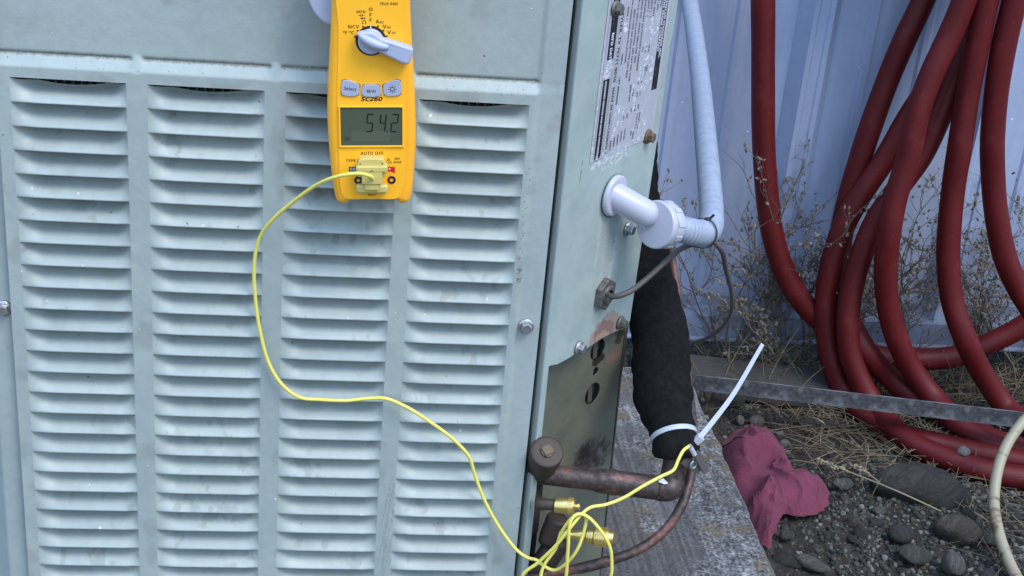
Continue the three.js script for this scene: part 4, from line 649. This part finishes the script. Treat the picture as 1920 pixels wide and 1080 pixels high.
// ---------- red hose hanging in loops on the wall ----------
{
  const t = thing('rubber_hose', 'thick dark red rubber hose hanging in long loops against the shed wall', 'hose');
  const HR = 0.0183;
  const loops = {
    a: [[0.411,0.7375,-0.94], [0.4273,0.6004,-0.935], [0.4414,0.5056,-0.93], [0.4547,0.4158,-0.925], [0.468,0.3318,-0.92], [0.4845,0.2544,-0.915], [0.5044,0.1843,-0.91], [0.5363,0.1177,-0.905], [0.5783,0.0644,-0.9], [0.6274,0.025,-0.895], [0.6771,-0.0042,-0.89], [0.7261,-0.0193,-0.89], [0.782,-0.0203,-0.89], [0.8456,-0.0119,-0.89], [0.8963,0.012,-0.89], [0.9527,0.05,-0.89], [1.0052,0.1013,-0.89]],
    g: [[0.7086,0.6963,-0.945], [0.6892,0.5732,-0.945], [0.6702,0.5095,-0.94], [0.6567,0.4495,-0.94], [0.6423,0.3783,-0.935], [0.6312,0.3103,-0.93], [0.6236,0.2493,-0.925], [0.6215,0.1856,-0.92], [0.6279,0.117,-0.905], [0.6388,0.0668,-0.87], [0.6646,0.0226,-0.835], [0.7147,-0.0254,-0.835], [0.7545,-0.0509,-0.81], [0.792,-0.066,-0.7811], [0.8221,-0.066,-0.7436], [0.8544,-0.066,-0.7039], [0.9014,-0.066,-0.6709], [0.9655,-0.066,-0.658]],
    b: [[0.7584,0.7059,-0.91], [0.7614,0.5795,-0.91], [0.7549,0.5204,-0.915], [0.7348,0.4689,-0.915], [0.6971,0.411,-0.91], [0.6622,0.3235,-0.905], [0.6317,0.2612,-0.9], [0.6131,0.2122,-0.895], [0.6026,0.1508,-0.89], [0.603,0.0869,-0.885], [0.6105,0.0342,-0.875], [0.6242,-0.0163,-0.86], [0.6445,-0.0552,-0.838], [0.6639,-0.066,-0.7809], [0.7019,-0.066,-0.7175], [0.775,-0.066,-0.6808], [0.8722,-0.066,-0.6445], [0.9464,-0.066,-0.6186]],
    c: [[0.7599,0.7122,-0.875], [0.7573,0.5954,-0.875], [0.7518,0.5457,-0.88], [0.7417,0.4942,-0.88], [0.7248,0.4167,-0.875], [0.7038,0.3424,-0.87], [0.6772,0.2919,-0.865], [0.6514,0.2383,-0.862], [0.6338,0.1694,-0.855], [0.628,0.1053,-0.848], [0.6301,0.0619,-0.84], [0.6404,0.0146,-0.83], [0.6605,-0.0273,-0.815], [0.6785,-0.0529,-0.795], [0.687,-0.058,-0.7344], [0.7116,-0.064,-0.6856], [0.7507,-0.066,-0.6452], [0.7927,-0.066,-0.6166], [0.8516,-0.066,-0.5981], [0.9317,-0.066,-0.588]],
    d: [[0.7098,0.7157,-0.835], [0.7028,0.5934,-0.835], [0.6923,0.5384,-0.835], [0.6756,0.4824,-0.83], [0.6649,0.4267,-0.825], [0.6616,0.3467,-0.82], [0.654,0.2931,-0.815], [0.6526,0.2416,-0.81], [0.6601,0.1785,-0.812], [0.6764,0.1149,-0.812], [0.7027,0.0559,-0.81], [0.74,0.0003,-0.805], [0.771,-0.0325,-0.785], [0.7929,-0.048,-0.7362], [0.8221,-0.058,-0.6922], [0.8794,-0.064,-0.6618], [0.9563,-0.066,-0.6389]],
    e: [[0.7356,0.7175,-0.835], [0.7364,0.5956,-0.835], [0.7378,0.5299,-0.835], [0.7394,0.4617,-0.835], [0.7438,0.3705,-0.83], [0.7483,0.3087,-0.83], [0.7547,0.2402,-0.825], [0.7625,0.1886,-0.82], [0.7779,0.1293,-0.81], [0.8051,0.0721,-0.795], [0.8508,0.0069,-0.8], [0.898,-0.047,-0.785], [0.9186,-0.055,-0.7248], [0.9733,-0.066,-0.6742]],
    f: [[0.7724,0.7209,-0.83], [0.7758,0.5993,-0.83], [0.7761,0.5336,-0.83], [0.7807,0.4656,-0.83], [0.7922,0.3884,-0.83], [0.8071,0.3291,-0.83], [0.8241,0.2703,-0.825], [0.8524,0.2017,-0.82], [0.8886,0.1456,-0.815], [0.9446,0.0845,-0.8], [1.0287,0.021,-0.78]],
  };
  for (const k of Object.keys(loops)) mesh('hose_loop', sweep(loops[k], (q, s) => HR + 0.0002 * Math.sin(s * 40), 130, 20), M.hose, t);
  // bracket the loops hang from
  const h0 = V(loops.e[0]);
  mesh('hanger', merge([bx(0.30, 0.05, 0.16, h0.x - 0.02, h0.y + 0.02, -0.90, 0.006)]), M.dullZinc, t);
}
// ---------- flat bar, old tube, board ----------
{
  const a = V([0.3791,-0.036,-0.7885]), b = V([0.8546,-0.004,-0.6393]), dir = b.clone().sub(a), L0 = dir.length(); dir.normalize();
  const e = a.clone().addScaledVector(dir, L0 + 0.35);
  const L = a.distanceTo(e);
  const s = poly([[0, 0], [0.024, 0], [0.024, 0.0028], [0.003, 0.003], [0.003, 0.026], [0, 0.026]]);
  const g = ext(s, L, 0.0004, 1);                              // L section along z
  const q = new THREE.Matrix4().makeBasis(new THREE.Vector3().crossVectors(new THREE.Vector3(0, 1, 0), dir).normalize(), new THREE.Vector3(0, 1, 0), dir);
  const m = std({ map: dataTex(512, 64, (u, v) => { const n = fbm(u * 14, v * 3, 33, 4, 0), k = fbm(u * 120, v * 20, 34, 2, 0); const w = sstep(0.55, 0.66, n); const c = lerp(86, 116, w) + (k - 0.5) * 50; return [c, c * 1.01, c * 1.04]; }, true, 3, 12), metalness: 0.35, roughness: 0.55 });
  const { x: ax, y: ay, z: az } = a; g.applyMatrix4(q); g.translate(ax, ay, az);
  solo('metal_angle_bar', g, m, 'long grey galvanized angle bar lying across the hose near the ground', 'metal bar');
  const hose = sweep([[0.9049,0.1,-0.6408], [0.8574,0.08,-0.6085], [0.8116,0.05,-0.5706], [0.7813,0.025,-0.5451], [0.758,0,-0.5123], [0.7439,-0.03,-0.4755], [0.7347,-0.05,-0.426], [0.7361,-0.07,-0.3773], [0.7383,-0.078,-0.3199], [0.7363,-0.08,-0.2348]], 0.0078, 70, 16);
  solo('pale_plastic_tube', hose, std({ map: dataTex(256, 128, (u, v) => { const n = fbm(u * 10, v * 3, 36, 5, 0); const st = sstep(0.56, 0.72, n); return [lerp(146, 98, st), lerp(138, 80, st), lerp(114, 56, st)]; }, true, 5, 10), roughness: 0.5 }), 'stiff yellowed white plastic tube bowed up from the gravel', 'tube');
  const bd = bx(0.34, 0.03, 0.10, 0, 0, 0, 0.006); bd.rotateY(-0.12); bd.rotateZ(-0.03); bd.translate(0.47, -0.066, -0.885);
  solo('weathered_board', bd, std({ map: dataTex(512, 128, (u, v) => { const n = fbm(u * 5, v * 40, 37, 4, 0), k = fbm(u * 12, v * 12, 38, 3, 12); const c = 58 + (n - 0.5) * 60 + (k - 0.5) * 36; return [c, c * 0.98, c * 0.94]; }, true, 2, 8), roughness: 0.95 }), 'weathered grey board on the dirt below the shed wall', 'board');
}
// ---------- pink rag ----------
{
  const y0 = GY + 0.006, out = [[0.4039,-0.07,-0.6807], [0.4237,-0.07,-0.7151], [0.4591,-0.07,-0.7414], [0.49,-0.07,-0.7282], [0.5026,-0.07,-0.6871], [0.5005,-0.07,-0.6314], [0.4993,-0.07,-0.5899], [0.5147,-0.07,-0.579], [0.5364,-0.07,-0.5813], [0.5396,-0.07,-0.5599], [0.5252,-0.07,-0.5286], [0.501,-0.07,-0.5059], [0.4738,-0.07,-0.4983], [0.4534,-0.07,-0.5029], [0.4405,-0.07,-0.4786], [0.4225,-0.07,-0.4457], [0.4096,-0.07,-0.4227], [0.4019,-0.07,-0.4274], [0.3966,-0.07,-0.4771], [0.3908,-0.07,-0.5444], [0.392,-0.07,-0.6162]];
  const cv = new THREE.CatmullRomCurve3(out.map(V), true, 'centripetal'), N = 220, K = 60, c = V([0.4569,-0.07,-0.5795]), pos = [], uv = [], idx = [];
  const hgt = (x, z, q) => {
    const e = 1 - Math.pow(q, 5);
    const f1 = Math.abs(Math.sin((x * 0.8 + z * 0.45) * 40 + 4 * fbm(x * 9, z * 9, 201, 2))), f2 = Math.abs(Math.sin((z * 0.9 - x * 0.6) * 30 + 4 * fbm(x * 8 + 7, z * 8, 202, 2)));
    return e * (0.012 + 0.014 * Math.pow(f1, 1.6) * fbm(x * 20, z * 20, 203, 2) * 1.4 + 0.012 * f2 * fbm(x * 14 + 3, z * 14, 204, 2) + 0.010 * (fbm(x * 18, z * 18, 205, 2) - 0.4) + 0.016 * Math.pow(1 - Math.abs(2 * fbm(x * 17 + 2, z * 13, 208, 2) - 1), 7) + 0.009 * Math.pow(1 - Math.abs(2 * fbm(x * 38 + 5, z * 30, 209, 2) - 1), 6)) + 0.003 * (1 - e);
  };
  for (let k = 0; k <= K; k++) for (let i = 0; i <= N; i++) { const q = k / K, p = cv.getPoint((i % N) / N), x = lerp(c.x, p.x, q), z = lerp(c.z, p.z, q); const wob = 0.004 * (vnoise(i * 0.4, 3, 207) - 0.5) * q; pos.push(x + wob, y0 + hgt(x, z, q), z + wob); uv.push(x, z); if (k < K && i < N) { const a = k * (N + 1) + i; idx.push(a, a + 1, a + N + 1, a + 1, a + N + 2, a + N + 1); } }
  const g = new THREE.BufferGeometry(); g.setAttribute('position', new THREE.Float32BufferAttribute(pos, 3)); g.setAttribute('uv', new THREE.Float32BufferAttribute(uv, 2)); g.setIndex(idx); g.computeVertexNormals();
  const tex = dataTex(1024, 1024, (u, v) => { const n = fbm(u * 9, v * 9, 211, 4, 9), w = 0.5 + 0.25 * Math.sin(u * 6.2832 * 170) + 0.25 * Math.sin(v * 6.2832 * 170), k = fbm(u * 60, v * 60, 212, 3, 60); const d = sstep(0.62, 0.72, fbm(u * 30, v * 30, 213, 3, 30)); const b = (n - 0.5) * 18 + (w - 0.5) * 16 + (k - 0.5) * 12; return [lerp(100 + b, 84, d * 0.3), lerp(44 + b * 0.7, 44, d * 0.3), lerp(62 + b * 0.75, 54, d * 0.3)]; }, true, 4);
  solo('rag', g, new THREE.MeshPhysicalMaterial({ map: tex, roughness: 1, sheen: 0.4, sheenRoughness: 0.8, sheenColor: lin(0.3, 0.12, 0.16), side: THREE.DoubleSide, bumpMap: fineBump, bumpScale: 0.001 }), 'crumpled dusty pink cloth rag lying against the slab edge', 'rag');
}
// ---------- stones ----------
function stoneGeo(seed, det = 3) {
  const g = mergeVertices(new THREE.IcosahedronGeometry(1, det).deleteAttribute('normal').deleteAttribute('uv')); const p = g.attributes.position, r = rng(seed), uv = [];
  const pl = Array.from({ length: 9 }, () => { const v = new THREE.Vector3(r() - 0.5, r() - 0.5, r() - 0.5).normalize(); return [v, 0.72 + 0.25 * r()]; });
  for (let i = 0; i < p.count; i++) {
    const v = new THREE.Vector3().fromBufferAttribute(p, i).normalize(); let k = 1 + 0.16 * (fbm(v.x * 1.6 + 9 + seed, v.y * 1.6 + v.z * 1.3 + 9, seed, 3) - 0.5) * 2;
    for (const [n, d] of pl) { const q = v.dot(n); if (q > 0.1) k = Math.min(k, lerp(k, d / q, 0.8 * sstep(0.5, 0.9, q))); }
    p.setXYZ(i, v.x * k, v.y * k, v.z * k); uv.push(v.x * 0.5 + v.z * 0.2, v.y * 0.5 + v.z * 0.3);
  }
  g.setAttribute('uv', new THREE.Float32BufferAttribute(uv, 2)); g.computeVertexNormals(); return g;
}
const stoneTex = dataTex(512, 512, (u, v) => { const n = fbm(u * 5, v * 5, 221, 4, 5), k = fbm(u * 60, v * 60, 222, 3, 60); const q = fbm(u * 16, v * 16, 223, 4, 16); const c = 190 + (n - 0.5) * 120 + (k - 0.5) * 90 + (q - 0.5) * 110; return [c, c * 0.99, c * 0.97]; }, true, 1);
const stoneMats = [[0.085, 0.08, 0.07], [0.16, 0.168, 0.15], [0.30, 0.29, 0.275], [0.17, 0.145, 0.115], [0.18, 0.15, 0.115], [0.11, 0.104, 0.10], [0.46, 0.45, 0.43], [0.19, 0.12, 0.08]].map(([r, g, b]) => std({ color: lin(r, g, b), map: stoneTex, roughness: 0.85, bumpMap: fineBump, bumpScale: 0.004 }));
const stoneGeos = range(1, 8, 7).map((s) => stoneGeo(Math.round(s) * 13, 3)), pebGeos = range(1, 6, 5).map((s) => stoneGeo(Math.round(s) * 7 + 100, 2));
const placed = [];
{
  const rs = rng(77);
  const stone = (c, sx, sy, sz, rot, mat, label, name = 'stone', group) => {
    const m = solo(name, stoneGeos[Math.floor(rs() * 8)], stoneMats[mat], label, 'stone', group);
    m.position.set(c[0], c[1], c[2]); m.scale.set(sx, sy, sz); m.rotation.set((rs() - 0.5) * 0.3, rot, (rs() - 0.5) * 0.2); placed.push([c[0], c[2], Math.max(sx, sz)]); return m;
  };
  stone([0.68,-0.075,-0.5775], 0.074, 0.034, 0.050, -0.35, 0, 'broad flat grey boulder half under the red hose', 'boulder');
  stone([0.6943,-0.07,-0.4644], 0.034, 0.021, 0.023, -0.45, 4, 'smooth brown egg-shaped stone beside the big flat boulder');
  stone([0.6579,-0.072,-0.383], 0.0165, 0.017, 0.016, 0.2, 2, 'round pale grey cobble near the foot of the plastic tube');
  stone([0.4623,-0.078,-0.3889], 0.026, 0.010, 0.010, -0.55, 2, 'long narrow grey stone lying on the bare dirt');
  stone([0.4439,-0.078,-0.4529], 0.012, 0.009, 0.010, 0.3, 3, 'small tan stone below the tip of the pink rag');
  stone([0.5681,-0.078,-0.5893], 0.017, 0.009, 0.011, 0.2, 2, 'pale oval pebble just beyond the lobe of the rag');
  stone([0.4471,-0.07,-0.8278], 0.030, 0.022, 0.022, 0.1, 0, 'dark round cobble between the slab corner and angle bar');
  stone([0.4827,-0.078,-0.7681], 0.0125, 0.011, 0.010, 0, 2, 'light grey pebble at the top of the pink rag');
  stone([0.4571,-0.078,-0.77], 0.007, 0.010, 0.006, 0, 6, 'upright white pebble at the top of the pink rag');
  stone([0.4153,-0.074,-0.7982], 0.020, 0.014, 0.013, 0.4, 3, 'flat tan stone tucked against the slab edge');
  stone([0.4198,-0.074,-0.8298], 0.012, 0.012, 0.012, 0.4, 7, 'rusty brown pebble against the back of the slab');
  stone([0.7444,-0.02,-0.594], 0.0105, 0.008, 0.009, 0.4, 6, 'small white stone caught between two strands of hose');
  stone([0.6134,-0.078,-0.4631], 0.020, 0.012, 0.018, 0.8, 5, 'dark blue-grey stone on the gravel in front of the boulder');
  stone([0.6142,-0.078,-0.4124], 0.024, 0.012, 0.020, 0.2, 1, 'broad grey cobble on the gravel between egg stone and dirt');
  stone([0.4347,-0.082,-0.401], 0.024, 0.009, 0.014, -0.2, 0, 'flat grey stone beside the long narrow stone');
  stone([0.7448,-0.08,-0.457], 0.018, 0.012, 0.013, -0.2, 1, 'grey stone under the curve of the plastic tube');
  // loose pebbles one could pick up
  const inRag = (x, z) => { const a = [[0.4039,-0.07,-0.6807], [0.4591,-0.07,-0.7414], [0.5005,-0.07,-0.6314], [0.5396,-0.07,-0.5599], [0.501,-0.07,-0.5059], [0.4096,-0.07,-0.4227]]; let c = false; for (let i = 0, j = 5; i < 6; j = i++) if ((a[i][2] > z) !== (a[j][2] > z) && x < (a[j][0] - a[i][0]) * (z - a[i][2]) / (a[j][2] - a[i][2]) + a[i][0]) c = !c; return c; };
  let n = 0; for (let it = 0; it < 6000 && n < 210; it++) {
    const x = 0.385 + rs() * 0.52, z = -0.83 + rs() * 0.60, r = 0.0042 + 0.0090 * Math.pow(rs(), 2.6);
    const dens = 0.35 + 0.65 * sstep(0.45, 0.6, fbm(x * 6, z * 6, 231, 2)) - 0.5 * sstep(0.06, 0.0, Math.hypot(x - 0.49, z + 0.38));
    if (rs() > dens || inRag(x, z) || placed.some(([a, b, q]) => Math.hypot(a - x, b - z) < q * 0.85 + r)) continue;
    const m = solo('pebble', pebGeos[Math.floor(rs() * 6)], stoneMats[[0, 0, 1, 1, 2, 3, 4, 5, 5, 6][Math.floor(rs() * 10)]], 'small loose pebble in the gravel beside the slab', 'pebble', 'loose pebbles in the gravel');
    m.position.set(x, soil(x, z) + r * 0.08, z); m.scale.set(r * (0.9 + 0.5 * rs()), r * (0.55 + 0.3 * rs()), r * (0.8 + 0.3 * rs())); m.rotation.set(rs() * 0.4, rs() * 6.28, rs() * 0.4); placed.push([x, z, r]); n++;
  }
  // finer gravel that nobody could count
  const N = 15000, gi = new THREE.InstancedMesh(stoneGeo(5, 1), std({ map: stoneTex, roughness: 0.95 }), N), mt = new THREE.Matrix4(), q = new THREE.Quaternion(), e = new THREE.Euler(), col = new THREE.Color();
  for (let i = 0; i < N; i++) {
    const far = i % 2; const x = far ? 0.50 + rs() * 0.42 : 0.372 + rs() * 0.72, z = far ? -0.66 + rs() * 0.42 : -1.0 + rs() * 0.85, r = 0.0009 + 0.0042 * Math.pow(rs(), 3.4);
    e.set(rs() * 6, rs() * 6, rs() * 6); q.setFromEuler(e); mt.compose(new THREE.Vector3(x, soil(x, z) + r * 0.2, z), q, new THREE.Vector3(r, r * 0.75, r)); gi.setMatrixAt(i, mt);
    const k = 0.035 + 0.26 * Math.pow(rs(), 2.6), w = 0.75 + 0.25 * rs(); col.setRGB(k, k * (0.92 + 0.08 * w), k * w); gi.setColorAt(i, col);
  }
  gi.name = 'gravel'; gi.userData = { kind: 'stuff', label: 'fine grey gravel scattered over the dirt', category: 'gravel' }; shade(gi); scene.add(gi);
}
// ---------- dry grass and weeds ----------
const straw = rng(301);
function blade(p, az, len, w, curl, lift) {                    // a thin bent stalk as a three-sided prism
  const pts = []; const d = new THREE.Vector3(Math.cos(az), lift, Math.sin(az)).normalize();
  for (let i = 0; i <= 4; i++) { const t = i / 4; pts.push([p[0] + d.x * len * t + curl[0] * t * t, p[1] + Math.max(-0.004, d.y * len * t + curl[1] * t * t), p[2] + d.z * len * t + curl[2] * t * t]); }
  return sweep(pts, (t) => w * (1 - 0.6 * t), 6, 3, false);
}
{
  const sets = [[], [], []];
  for (let i = 0; i < 1250; i++) {
    const k = straw(); let x, z;
    if (k < 0.45) { x = 0.42 + straw() * 0.75; z = -1.0 + straw() * 0.16; } else if (k < 0.8) { x = 0.46 + 0.34 * straw() + 0.1 * straw(); z = -0.86 + straw() * 0.24; } else { x = 0.72 + straw() * 0.3; z = -0.75 + straw() * 0.36; }
    const up = k < 0.45 && straw() < 0.5, len = 0.03 + 0.11 * straw();
    sets[i % 3].push(blade([x, soil(x, z) + 0.003 + 0.018 * straw(), z], straw() * 6.28, len, 0.0005 + 0.0008 * straw(), [(straw() - 0.5) * 0.05, -0.012 * straw(), (straw() - 0.5) * 0.05], up ? 0.8 + straw() : 0.12 * straw()));
  }
  const cols = [[0.15, 0.115, 0.07], [0.10, 0.078, 0.05], [0.20, 0.16, 0.095]];
  sets.forEach((s, i) => { solo('dry_grass', merge(s), std({ color: lin(...cols[i]), roughness: 0.9 }), ['matted tan dead grass littering the ground under the hoses', 'brown dead grass tangled along the foot of the wall', 'bleached straw strewn among the stones'][i], 'grass', null, 'stuff'); });
  const stalk = (pts, r, lab, seed) => { const t = thing('straw_stalk', lab, 'straw'); mesh('stem', sweep(pts, r, 24, 6), std({ color: lin(0.23, 0.19, 0.12), roughness: 0.85 }), t); if (seed) { const g = []; for (let i = 0; i < 30; i++) { const q = i / 30, b = new THREE.SphereGeometry(0.0022, 6, 4); b.scale(1.8, 0.8, 0.8); b.rotateY(straw() * 3); const p = V(pts[0]).lerp(V(pts[1]), q); b.translate(p.x + (straw() - 0.5) * 0.006, p.y + (straw() - 0.5) * 0.006, p.z + (straw() - 0.5) * 0.006); g.push(b); } mesh('seed_head', merge(g), std({ color: lin(0.24, 0.20, 0.115), roughness: 0.85 }), t); } };
  stalk([[0.5341,-0.055,-0.6176], [0.571,-0.055,-0.5866], [0.6233,-0.05,-0.5293], [0.6796,-0.06,-0.493]], 0.0014, 'long straw stalk with seed head lying by the flat boulder', true);
  stalk([[0.5873,-0.058,-0.6098], [0.6033,-0.058,-0.5839], [0.6139,-0.06,-0.5658]], 0.0012, 'short straw stalk with seed head near the boulder', true);
  stalk([[0.5544,-0.07,-0.7581], [0.5507,-0.04,-0.7192], [0.5569,-0.03,-0.6891], [0.5705,-0.05,-0.708], [0.5641,-0.075,-0.7144]], 0.0013, 'curled pale straw loop on the dead grass', false);
}
function weed(base, h, seed, lab, spread = 1) {
  const r = rng(seed), t = thing('dry_weed', lab, 'weed', [0, 0, 0], 'dead weeds along the shed wall'), stems = [], buds = [];
  const grow = (p, d, len, rad, depth) => {
    const pts = [p.clone()]; let q = p.clone(), v = d.clone(); const n = 5;
    for (let i = 0; i < n; i++) { v.add(new THREE.Vector3((r() - 0.5) * 0.55 * spread, (r() - 0.5) * 0.55, (r() - 0.5) * 0.25)).normalize(); q = q.clone().addScaledVector(v, len / n); q.z = clamp(q.z, -0.968, -0.86); pts.push(q); 
      if (depth < 3 && r() < (depth === 0 ? 0.95 : 0.75)) { const k = v.clone().add(new THREE.Vector3((r() - 0.5) * 2.2 * spread, r() * 0.7 - 0.1, (r() - 0.5) * 0.8)).normalize(); grow(q.clone(), k, len * (0.35 + 0.3 * r()), rad * 0.62, depth + 1); }
      if (depth >= 1 && r() < 0.28) { const b = new THREE.IcosahedronGeometry(0.0014 + 0.0018 * r(), 0); b.scale(1.6, 0.7, 1); b.rotateZ(r() * 3); b.rotateY(r() * 3); b.translate(q.x + (r() - 0.5) * 0.008, q.y + (r() - 0.5) * 0.008, clamp(q.z + (r() - 0.5) * 0.008, -0.968, 0)); buds.push(b); } }
    stems.push(sweep(pts, (s) => rad * (1 - 0.55 * s), 8, 4, false));
  };
  const b0 = V(base); for (let i = 0; i < 4; i++) grow(b0.clone().add(new THREE.Vector3((r() - 0.5) * 0.04, 0, (r() - 0.5) * 0.02)), new THREE.Vector3((r() - 0.5) * 0.9 * spread, 1, 0.05).normalize(), h * (0.7 + 0.45 * r()), 0.0019, 0);
  mesh('stems', merge(stems), std({ color: lin(0.12, 0.098, 0.075), roughness: 0.95 }), t); mesh('dry_leaves', merge(buds), std({ color: lin(0.16, 0.135, 0.10), roughness: 0.95 }), t);
}
weed([0.49, GY, -0.955], 0.24, 401, 'dry branching weed climbing the wall beside the grey conduit', 1.1);
weed([0.60, GY, -0.95], 0.22, 402, 'tangled dead weed between the single hose strand and the hose bundle', 1.3);
weed([0.56, GY, -0.93], 0.17, 403, 'low dead weed in front of the wall at the bar end', 1.4);
weed([0.80, GY, -0.955], 0.24, 404, 'dead weed with fine twigs showing between hose strands', 1.4);
weed([0.90, GY, -0.955], 0.22, 405, 'dead weed spreading behind the outer hose strand', 1.5);
weed([1.02, GY, -0.95], 0.24, 406, 'dead weed on the wall past the last hose strand', 1.2);

renderer.render(scene, camera);
